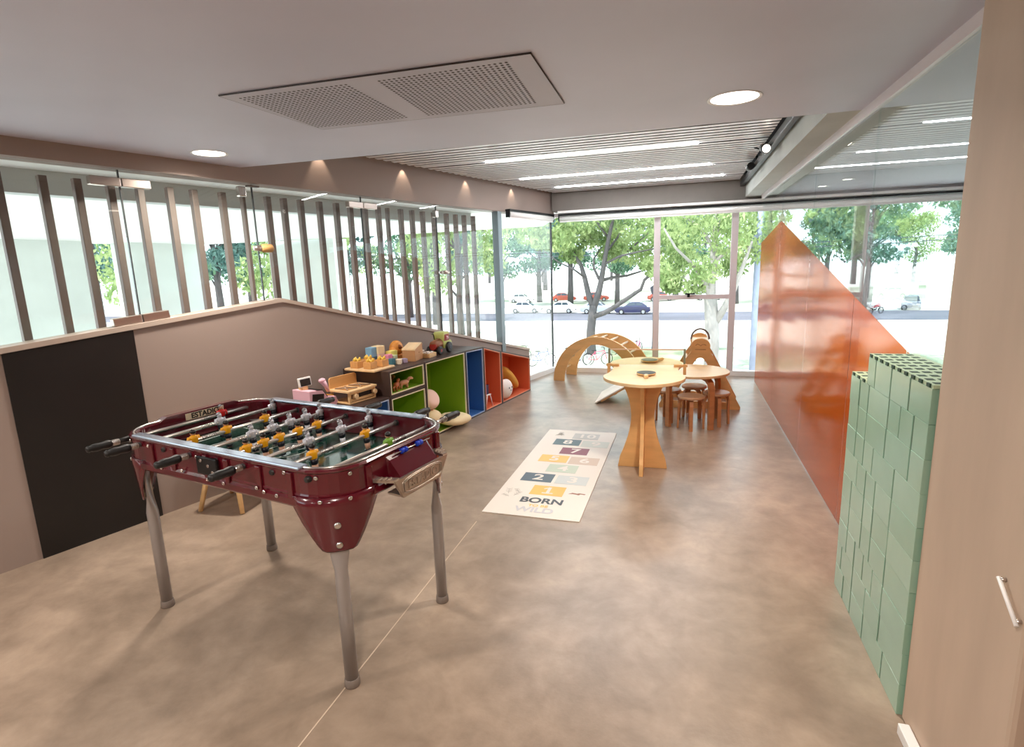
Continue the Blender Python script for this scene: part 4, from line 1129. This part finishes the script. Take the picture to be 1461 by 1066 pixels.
# ------------------------------------------------------------------ outside
GZ = -4.0
M_pave = mat('pale_pavement', (206, 204, 198), .85, noise=.07, nscale=.25, detail=6)
M_road = mat('asphalt', (96, 96, 108), .9, noise=.25, nscale=.15, detail=6)
M_grass = mat('dry_lawn', (100, 116, 86), .95, col2=(214, 214, 204), nscale=.22, detail=8)
struct(MB().box((0, 120, GZ-.15), (700, 420, .3)).obj('ground', M_pave))
struct(MB().box((0, 60.0, GZ+.005), (500, 9, .03)).obj('road', M_road))
struct(MB().box((0, 34, GZ+.01), (120, 8, .04)).obj('lawn', M_grass))
struct(MB().box((0, 95, GZ+.01), (400, 40, .04)).obj('park_lawn', mat('park_ground', (120, 130, 104), .95, col2=(206, 204, 194), nscale=.09, detail=6)))
# building soffit over the glazing, and concrete piers beyond it
a, b = L(T0, .42), L(4.9, .42); c = L(TC, .3)
struct(MB().prism([(a[0], a[1]), (b[0], b[1]), (c[0], FY+.2), (7, FY+.2), (7, 8.9), (-1.7, 8.9), (-3.0, 12.35), (-7.5, 12.6), (-13.3, 12.3), (-13.3, a[1])], .3, base=2.45).obj('soffit', M_white))
M_pier = mat('outdoor_concrete', (206, 212, 208), .85, noise=.08, nscale=.8, detail=8, stretch=(1, 1, 2))
def pier(label, x, y, w, d, rz):
    o = MB().box((0, 0, (2.45+GZ)/2), (w, d, 2.45-GZ)).obj('concrete_pier', M_pier); o.location = (x, y, 0); o.rotation_euler.z = rz
    struct(tag(o, label))
pier('broad concrete pier outside at the far left', -13.0, 8.35, .6, 2.0, .0)
pier('concrete pier outside behind the patch fittings', -12.8, 11.35, .6, 2.2, .0)
pier('concrete pier outside beyond the gable peak', -9.55, 12.9, 2.0, .6, 0)

def Wp(px, py, depth_y):
    """helper used only to read off where street things stand: bearing through the window"""
    pass
# trees
LEAF1 = leaf_mat('leaf_yellow_green', (112, 138, 86), (190, 204, 150))
LEAF2 = leaf_mat('leaf_cool_green', (66, 104, 82), (140, 172, 142))
LEAF3 = leaf_mat('leaf_blue_green', (66, 102, 98), (138, 170, 162))
M_bark = mat('grey_bark', (92, 88, 90), .9, noise=.25, nscale=3, stretch=(1, 1, .3), bump=.3, bscale=12)
M_bark2 = mat('pale_bark', (160, 154, 150), .9, noise=.22, nscale=2.5, stretch=(1, 1, .5))
def leaf_cloud(m, centers, n, size, rg, spread=1.0):
    for _ in range(n):
        c, r = rg.choice(centers)
        while True:
            d = Vector((rg.uniform(-1, 1), rg.uniform(-1, 1), rg.uniform(-1, 1)))
            if d.length < 1: break
        p = Vector(c)+Vector((d.x*r, d.y*r, d.z*r*.7))*spread
        R = Euler((rg.uniform(0, PI), rg.uniform(0, PI), rg.uniform(0, PI))).to_matrix()
        s_ = size*rg.uniform(.6, 1.3)
        q = [p+R @ Vector(v) for v in ((-s_, 0, 0), (0, -s_*.45, s_*.12), (s_, 0, 0), (0, s_*.45, s_*.12))]
        m.add(q, [(0, 1, 2, 3)])
# the big forked tree in front of the window (branches follow its silhouette; trunk stands about 26 m beyond the glass)
big = thing('street_tree', 'big forked tree with grey trunk right outside the street window', 'tree', (-5.42, 34.4, GZ))
rx_, rz_ = Vector((1, .157, 0)).normalized(), Vector((0, 0, 1))
fwd_ = Vector((-.157, 1, 0)).normalized()
def bt(u, h, dpt=0): return tuple(rx_*u+fwd_*dpt+rz_*h)
m = MB()
def br(pts, r0, r1):
    n = len(pts); m.tube([bt(*p) for p in pts], [r0+(r1-r0)*i/(n-1) for i in range(n)], 8)
# metres: 1 px is about 0.044 m at this distance
k_ = .0440
def pxb(x, y, d=0): return ((x-841)*k_, (506-y)*k_, d)
br([pxb(842, 508), pxb(841, 475), pxb(843, 455), pxb(845, 436)], .30, .24)
br([pxb(845, 440), pxb(838, 420, .2), pxb(833, 397, .3), pxb(828, 380, .4), pxb(820, 368, .6), pxb(812, 350, .8), pxb(818, 330, 1)], .20, .06)
br([pxb(845, 440), pxb(852, 420), pxb(856, 402), pxb(860, 378), pxb(866, 345, -.4), pxb(872, 318, -.6), pxb(880, 290, -.8)], .22, .07)
br([pxb(844, 452), pxb(860, 446, -.5), pxb(876, 436, -.8), pxb(893, 424, -1.2), pxb(907, 414, -1.5), pxb(911, 402, -1.6), pxb(922, 392, -1.8), pxb(936, 388, -2)], .17, .06)
br([pxb(857, 402), pxb(870, 399, .6), pxb(893, 397, 1.2), pxb(912, 392, 1.6), pxb(940, 380, 2.2)], .11, .04)
br([pxb(853, 400), pxb(846, 385, .3), pxb(846, 372, .5), pxb(857, 356, .8)], .09, .04)
br([pxb(860, 380), pxb(880, 370, -.8), pxb(900, 366, -1.4), pxb(925, 362, -2)], .08, .03)
br([pxb(862, 365), pxb(878, 345, .6), pxb(890, 325, 1), pxb(905, 300, 1.4)], .08, .03)
br([pxb(833, 397), pxb(818, 385, -.6), pxb(800, 376, -1.2), pxb(780, 360, -1.8)], .07, .03)
br([pxb(866, 345), pxb(850, 325, -1), pxb(838, 300, -1.6), pxb(830, 270, -2)], .07, .03)
br([pxb(880, 372), pxb(908, 350), pxb(935, 330), pxb(960, 300)], .07, .03)
m.obj('trunk', M_bark, big)
rg = random.Random(11)
m = MB()
cents = []
for x, y, r, d in ((815, 335, 1.2, 1), (835, 315, 1.6, -1), (860, 305, 1.8, 0), (890, 320, 1.7, 1), (915, 335, 1.6, -1), (935, 355, 1.3, 1), (905, 370, 1.0, 0), (925, 385, .9, -2), (885, 350, 1.2, 2), (860, 335, 1.2, 2), (800, 345, 1.1, -1), (950, 330, 1.6, 0), (975, 345, 1.5, 1),
                   (840, 345, .9, 1), (915, 310, 1.5, 2), (780, 345, 1.0, 0), (840, 270, 2.5, 0), (900, 265, 2.6, 1), (870, 240, 2.4, -1), (950, 285, 2.2, 0), (990, 305, 1.8, 1), (945, 400, .8, -1), (960, 375, 1.0, 0), (760, 335, 1.2, 1), (745, 320, 1.3, -1), (800, 300, 1.8, 0), (770, 290, 2.0, 1), (815, 365, .8, 1), (870, 365, .9, 1)):
    cents.append((bt(*pxb(x, y, d)), r))
leaf_cloud(m, cents, 10500, .17, rg)
m.obj('crown', LEAF1, big)
# pale barked tree to its right
bt2 = thing('street_tree', 'pale barked tree behind the transom of the street window', 'tree', (1.41, 29.6, GZ))
m = MB()
k2 = .0376
def q2(x, y, d=0): return Vector(((x-1012)*k2, d, (530-y)*k2))
m.tube([q2(1014, 532), q2(1014, 480), q2(1012, 450), q2(1010, 430)], [.36, .34, .33, .30], 10)
m.tube([q2(1010, 440), q2(1011, 400), q2(1013, 360, .3), q2(1017, 320, .5), q2(1022, 280, .7)], [.26, .2, .15, .12, .08], 8)
m.tube([q2(1018, 462), q2(1030, 438, -.4), q2(1037, 420, -.6), q2(1045, 395, -.8), q2(1055, 360, -1)], [.2, .17, .14, .1, .06], 8)
m.tube([q2(1010, 430), q2(1000, 405, -.3), q2(985, 385, -.6), q2(965, 365, -1), q2(950, 340, -1.4)], [.14, .11, .08, .06, .04], 8)
m.tube([q2(1013, 370), q2(1000, 345, .4), q2(985, 330, .8), q2(965, 318, 1.2)], [.1, .08, .06, .03], 8)
m.tube([q2(1012, 385), q2(1030, 370, .4), q2(1040, 350, .8), q2(1048, 320, 1)], [.1, .07, .05, .03], 8)
m.obj('trunk', M_bark2, bt2)
m = MB(); cents = []
for x, y, r, d in ((965, 345, 1.3, 0), (990, 325, 1.4, 1), (1020, 330, 1.4, -1), (1045, 345, 1.2, 0), (975, 380, 1.1, 1), (1000, 395, .9, -1), (1035, 390, .9, 1), (955, 400, .9, 0), (1060, 370, 1.0, 0), (1000, 290, 1.8, 0), (1050, 290, 1.7, 1), (955, 310, 1.4, -1), (1075, 330, 1.2, 1), (990, 415, .7, 0), (960, 415, .6, 1), (1030, 360, 1, -1)):
    cents.append((tuple(q2(x, y, d)), r))
leaf_cloud(m, cents, 5200, .14, rg)
m.obj('crown', LEAF1, bt2)
# tree kinds for the street and park
def tree_proto(name, h, tr, cr, nl, ls, lm, bark, seed, low=.35):
    rg = random.Random(seed)
    t = thing(name, None, 'tree')
    m = MB(); m.tube([(0, 0, 0), (rg.uniform(-.1, .1), 0, h*.25), (rg.uniform(-.3, .3), rg.uniform(-.2, .2), h*.55), (rg.uniform(-.3, .3), 0, h*.9)], [tr, tr*.85, tr*.6, tr*.2], 8)
    cents = []
    for k in range(11):
        a = rg.uniform(0, 2*PI); rr = cr*rg.uniform(.2, .85); z = h*rg.uniform(low+.08, .95); rr *= 1.1-.6*abs((z/h-.62)/.4)
        p = (rr*math.cos(a), rr*math.sin(a), z); cents.append((p, cr*rg.uniform(.28, .5)))
        m.tube([(0, 0, max(h*.22, z-h*.16)), (p[0]*.5, p[1]*.5, z-h*.07), p], [tr*.35, tr*.22, tr*.08], 6)
    m.obj('trunk', bark, t)
    m = MB(); leaf_cloud(m, cents, nl, ls, rg); m.obj('crown', lm, t)
    return t
PA = tree_proto('park_tree', 15, .42, 5.2, 3600, .30, LEAF2, M_bark, 21, .30)
PB = tree_proto('park_tree', 13, .36, 5.0, 3400, .29, LEAF1, M_bark, 22, .32)
PC = tree_proto('park_tree', 17, .46, 5.6, 3800, .33, LEAF3, M_bark, 23, .26)
used = {}
GT = 'trees along the street and in the park'
def put_tree(proto, x, y, rz, sc, label):
    o = proto if proto.name not in used else copy_tree(proto)
    used[proto.name] = 1
    o.location = (x, y, GZ); o.rotation_euler.z = rz; o.scale = (sc, sc, sc)
    o['label'] = label; o['group'] = GT; o['category'] = 'tree'
put_tree(PA, -21.1, 84, .3, 1.0, 'cool green park tree left of the corner seal beyond the white cars')
put_tree(PC, -15.5, 80, 1.1, .95, 'blue green park tree directly beyond the corner of the glazing')
put_tree(PA, -8.6, 78, 2.0, .9, 'cool green park tree behind the big forked trunk')
put_tree(PC, -1.0, 86, .8, 1.0, 'blue green park tree beyond the dark blue car')
put_tree(PB, 6.5, 76, 2.6, 1.0, 'yellow green park tree beyond the pale barked tree')
put_tree(PA, 16, 62, 1.9, .95, 'cool green tree above the orange film gable')
put_tree(PC, 13.8, 50, .2, .85, 'blue green tree close above the orange film gable')
put_tree(PB, 43, 128, .9, 1.0, 'small round park tree far behind the parked car on the right')
put_tree(PC, 28, 68, 4.0, .90, 'feathery blue green tree on the right above the parked car')
put_tree(PA, 38, 80, 3.0, .95, 'cool green tree at the right beside the plaster pier')
put_tree(PB, -24, 52, 1.4, .95, 'yellow green street tree left of the blue grey post')
put_tree(PA, -31, 60, 2.2, 1.0, 'cool green street tree seen between the rightmost fins')
put_tree(PC, -38, 58, .4, .9, 'blue green street tree seen through the middle fins')
put_tree(PB, -30, 38, 3.3, 1.0, 'yellow green tree seen through the fins right of the far pier')
put_tree(PB, -38, 32, 5.0, .95, 'yellow green tree seen under the gable peak between two piers')
put_tree(PA, -44, 38, 5.6, .9, 'cool green tree seen left of the gable peak')
put_tree(PC, -62, 46, .9, 1.0, 'blue green tree in the gap right of the far left pier')
put_tree(PA, -58, 32, 1.9, .8, 'cool green tree in the gap near the patch fittings')
put_tree(PB, -18, 44, 2.8, .9, 'yellow green street tree just left of the glazing corner')
put_tree(PC, 60, 150, 2.2, 1.1, 'blue green park tree far away on the right horizon')
put_tree(PA, 4, 120, 1.0, 1.2, 'cool green park tree far away behind the street window')
put_tree(PC, -30, 125, 2.0, 1.2, 'blue green park tree far away behind the corner')
put_tree(PB, 24, 110, 3.0, 1.2, 'yellow green park tree far away above the motorcycle')
for i in range(14):
    x = -150+i*21+((i*37) % 9)-4
    put_tree((PA, PC, PB)[i % 3], x, 178+((i*29) % 13), i*1.7, 1.15, 'distant tree in the park back row, %s from the left' % ordinal(i))
for i, (x, y) in enumerate(((-74, 60), (-52, 58), (-48, 49), (-36, 47), (-24, 74), (-33, 84))):
    put_tree((PB, PA, PC)[i % 3], x, y, i*2.3, .9, 'tree behind the upright fins, %s from the left in its row' % ordinal(i))
# cars
M_carglass = mat('car_glass', (60, 72, 86), .08, coat=.5)
M_tyre = mat('tyre', (36, 36, 40), .7); M_rim = mat('wheel_rim', (190, 192, 196), .3, metal=.6)
M_tail = mat('tail_lamp', (170, 40, 44), .3)
def car(label, loc, rz, paint, group='cars parked along the street'):
    t = thing('car', label, 'car', loc, rz, group); t.scale = (.9, .9, .95)
    # side outline lofted across the width
    body = [(-2.1, .38), (-2.12, .62), (-2.05, .86), (-1.3, .95), (-.2, .96), (1.1, .92), (1.85, .82), (2.1, .66), (2.12, .40), (1.9, .26), (-1.9, .26)]
    m = MB(); ls = []
    for y, s_ in ((-.86, .96), (-.80, 1), (.80, 1), (.86, .96)): ls.append([(x*s_, y, .26+(z-.26)*(.96 if s_ < 1 else 1)) for x, z in body])
    m.loft(ls, smooth=False); m.obj('body', paint, t, bevel=.05)
    roof = [(-1.75, .93), (-1.15, 1.38), (-.9, 1.44), (.05, 1.44), (.35, 1.38), (1.05, .92)]
    m = MB(); m.loft([[(x*.98, -.78, z) if z < 1 else (x*.92, -.62, z) for x, z in roof], [(x*.98, .78, z) if z < 1 else (x*.92, .62, z) for x, z in roof]]); m.obj('cabin', paint, t, bevel=.03)
    m = MB()
    for sg in (-1, 1):
        m.add([(-1.35, sg*.755, .99), (-.42, sg*.755, .99), (-.42, sg*.655, 1.36), (-1.0, sg*.655, 1.36)], [(0, 1, 2, 3)])
        m.add([(-.34, sg*.755, .99), (.82, sg*.755, .99), (.26, sg*.655, 1.36), (-.34, sg*.655, 1.36)], [(0, 1, 2, 3)])
    m.add([(1.035, -.68, .955), (1.035, .68, .955), (.40, .58, 1.36), (.40, -.58, 1.36)], [(0, 1, 2, 3)])
    m.add([(-1.72, -.68, .97), (-1.72, .68, .97), (-1.16, .58, 1.36), (-1.16, -.58, 1.36)], [(0, 1, 2, 3)])
    m.obj('window_glass', M_carglass, t)
    for x in (-1.30, 1.30):
        for y in (-.80, .80):
            w = MB(); w.tube([(x, y-.10, .31), (x, y-.08, .31), (x, y+.08, .31), (x, y+.10, .31)], [.28, .31, .31, .28], 18); w_ = w.obj('wheel', M_tyre, t)
            sg = 1 if y > 0 else -1
            w = MB(); w.tube([(x, y+sg*.095, .31), (x, y+sg*.108, .31)], [.20, .17], 14); w.obj('rim', M_rim, w_)
    m = MB()
    for sg in (-1, 1): m.box((2.08, sg*.60, .66), (.08, .34, .13), bev=.02)
    m.obj('headlamp', M_rim, t)
    m = MB()
    for sg in (-1, 1): m.box((-2.07, sg*.64, .74), (.08, .26, .14), bev=.02)
    m.obj('tail_lamp', M_tail, t)
    m = MB()
    for x in (2.10, -2.10): m.box((x, 0, .45), (.05, 1.2, .12))
    m.obj('bumper_grille', M_tyre, t)
    return t
PW = mat('car_white', (236, 236, 238), .25, coat=.5); PS = mat('car_silver', (186, 192, 204), .25, metal=.4, coat=.5); PN = mat('car_navy', (40, 44, 84), .2, coat=.6); PR = mat('car_red', (206, 90, 70), .3, coat=.5)
car('white car parked furthest left beyond the corner glazing', (-18.1, 65.2, GZ), .05, PW)
car('white car parked just left of the corner seal behind', (-13.8, 64.6, GZ), PI+.03, PW)
car('silver car half hidden by the big forked trunk', (-9.2, 63.6, GZ), .02, PS)
car('dark blue hatchback parked right of the forked trunk', (-5.2, 62.6, GZ), PI, PN)
car('grey car seen front on beyond the glass partition', (22.4, 66.5, GZ), -PI/2-.30, mat('car_grey', (96, 100, 120), .25, coat=.5))
for i, (x, y, p, lb) in enumerate(((-24, 84, PW, 'white car on the far side of the park, leftmost'), (-17.5, 85, PR, 'red car on the far side beyond the white cars'), (-12.5, 85, PR, 'second red car on the far side beyond the forked tree'), (-3, 84, PR, 'third red car on the far side above the dark blue hatchback'), (3.5, 84, PW, 'white car on the far side behind the pale barked tree'))):
    car(lb, (x, y, GZ), .1, p, 'cars on the far side of the park')
# bicycles and scooters
def bike(label, loc, rz, col, group='bicycles parked outside'):
    t = thing('bicycle', label, 'bicycle', loc, rz, group)
    fr = MB()
    bb, sd, hd, rw, fw = (0, 0, .30), (-.15, 0, .80), (.42, 0, .82), (-.50, 0, .34), (.56, 0, .34)
    for a_, b_ in ((bb, sd), (bb, (.40, 0, .72)), ((-.13, 0, .74), (.41, 0, .80)), (bb, rw), ((-.14, 0, .70), rw), (hd, fw)): fr.cyl(a_, b_, .022, seg=6)
    fr.obj('frame', col, t)
    for c in (rw, fw):
        MB().tube([(c[0]+.32*math.cos(2*PI*k/20), 0, c[2]+.32*math.sin(2*PI*k/20)) for k in range(20)], .022, 6, closed=True).obj('wheel', M_tyre, t)
    m = MB(); m.tube([(.30, -.26, .98), (.40, -.12, .98), (.42, 0, .96), (.40, .12, .98), (.30, .26, .98)], .016, 6); m.cyl((.42, 0, .96), hd, .018, seg=6); m.obj('handlebar', M_tyre, t)
    MB().box((-.17, 0, .84), (.26, .13, .05), bev=.02).obj('saddle', M_tyre, t)
    return t
Bb = mat('bike_blue', (60, 76, 150), .4); Bp = mat('bike_pink', (214, 96, 120), .4); Bg = mat('bike_grey', (90, 96, 120), .4); Bv = mat('bike_magenta', (200, 80, 140), .4)
bike('blue bicycle parked outside at the corner glazing', (-7.6, 30.2, GZ), .5, Bb)
bike('grey bicycle parked left of the blue one', (-8.9, 30.9, GZ), 1.2, Bg)
bike('blue bicycle seen right beside the corner seal', (-6.3, 31.6, GZ), 1.3, Bb)
bike('grey bicycle seen through the climbing arch', (-5.4, 30.4, GZ), .9, Bg)
bike('pink bicycle seen through the climbing arch', (-4.5, 30.8, GZ), .4, Bp)
bike('magenta bicycle leaning above the climbing arch right end', (-3.6, 34.6, GZ), .7, Bv)
bike('violet grey bicycle by the lamp post above the net', (-2.6, 34.8, GZ), 1.3, Bv)
mc = thing('motorcycle', 'red motorcycle beyond the orange film slope', 'motorcycle', (17.7, 61, GZ), .6)
for x in (-.65, .65): MB().tube([(x+.28*math.cos(2*PI*k/18), 0, .33+.28*math.sin(2*PI*k/18)) for k in range(18)], .07, 8, closed=True).obj('wheel', M_tyre, mc)
m = MB(); m.tube([(-.5, 0, .7), (-.1, 0, .75), (.25, 0, .85), (.45, 0, .75)], [.12, .16, .2, .12], 10); m.obj('body', mat('moto_red', (196, 40, 50), .3), mc)
m = MB(); m.tube([(.65, 0, .33), (.45, 0, .95)], .04, 8); m.tube([(.4, -.35, 1.05), (.45, 0, .98), (.4, .35, 1.05)], .025, 6); m.tube([(-.65, 0, .33), (0, 0, .45), (.1, 0, .7)], .06, 8); m.obj('frame', M_tyre, mc)
MB().box((-.35, 0, .82), (.6, .24, .1), bev=.04).obj('seat', M_tyre, mc)
# lamp posts, wires
lp = thing('street_lamp', 'slim street lamp post left of the window mullion', 'street lamp', (-1.75, 36.4, GZ))
MB().tube([(0, 0, 0), (0, 0, .3), (0, 0, 3.6)], [.09, .06, .05], 10).obj('post', mat('lamp_post_paint', (96, 98, 120), .5), lp)
MB().lathe([(.12, 3.6), (.2, 3.9), (.22, 4.0), (.05, 4.15)], 12).obj('lantern', mat('lantern_dark', (70, 72, 90), .4), lp)
up_ = thing('utility_pole', 'thick blue grey utility pole with a round box beside the orange film', 'pole', (3.5, 29.9, GZ))
MB().tube([(0, 0, 0), (-.03, 0, 4), (.06, 0, 12)], [.19, .18, .16], 12).obj('post', mat('pole_paint', (150, 158, 182), .7, noise=.12, nscale=2), up_)
MB().tube([(.0, -.3, 6.35), (.0, .18, 6.35)], .42, 16).obj('junction_box', mat('pole_box', (128, 136, 160), .6), up_)
wr = MB()
for z in (3.1, 2.75): wr.tube([(x, 52-.05*x, z-.45*math.cos(x/18)) for x in range(-60, 81, 4)], .03, 4)
tag(wr.obj('overhead_wires', mat('wire', (80, 84, 96), .6)), 'pair of overhead street wires crossing the view of the trees', 'wires')

# ------------------------------------------------------------------ light
w = bpy.data.worlds.new('sky'); S.world = w; w.use_nodes = True
nt = w.node_tree; bg = nt.nodes['Background']
bg.inputs[0].default_value = (.80, .92, 1.0, 1); bg.inputs[1].default_value = 3.6
sun = bpy.data.lights.new('sun', 'SUN'); sun.energy = 6.0; sun.angle = math.radians(.6); sun.color = (1, .96, .88)
so = bpy.data.objects.new('sun', sun); COL.objects.link(so); so.location = (0, 0, 20)
so.rotation_euler = Vector((.35, .38, -1)).to_track_quat('-Z', 'Y').to_euler()
S.view_settings.view_transform = 'Standard'; S.view_settings.look = 'None'; S.view_settings.exposure = 0.0; S.view_settings.gamma = 1
S.view_settings.use_curve_mapping = False
S.cycles.use_denoising = True
S.cycles.max_bounces = 10; S.cycles.transparent_max_bounces = 24; S.cycles.diffuse_bounces = 5; S.cycles.glossy_bounces = 5
S.cycles.caustics_reflective = False; S.cycles.caustics_refractive = False
S.cycles.sample_clamp_indirect = 6
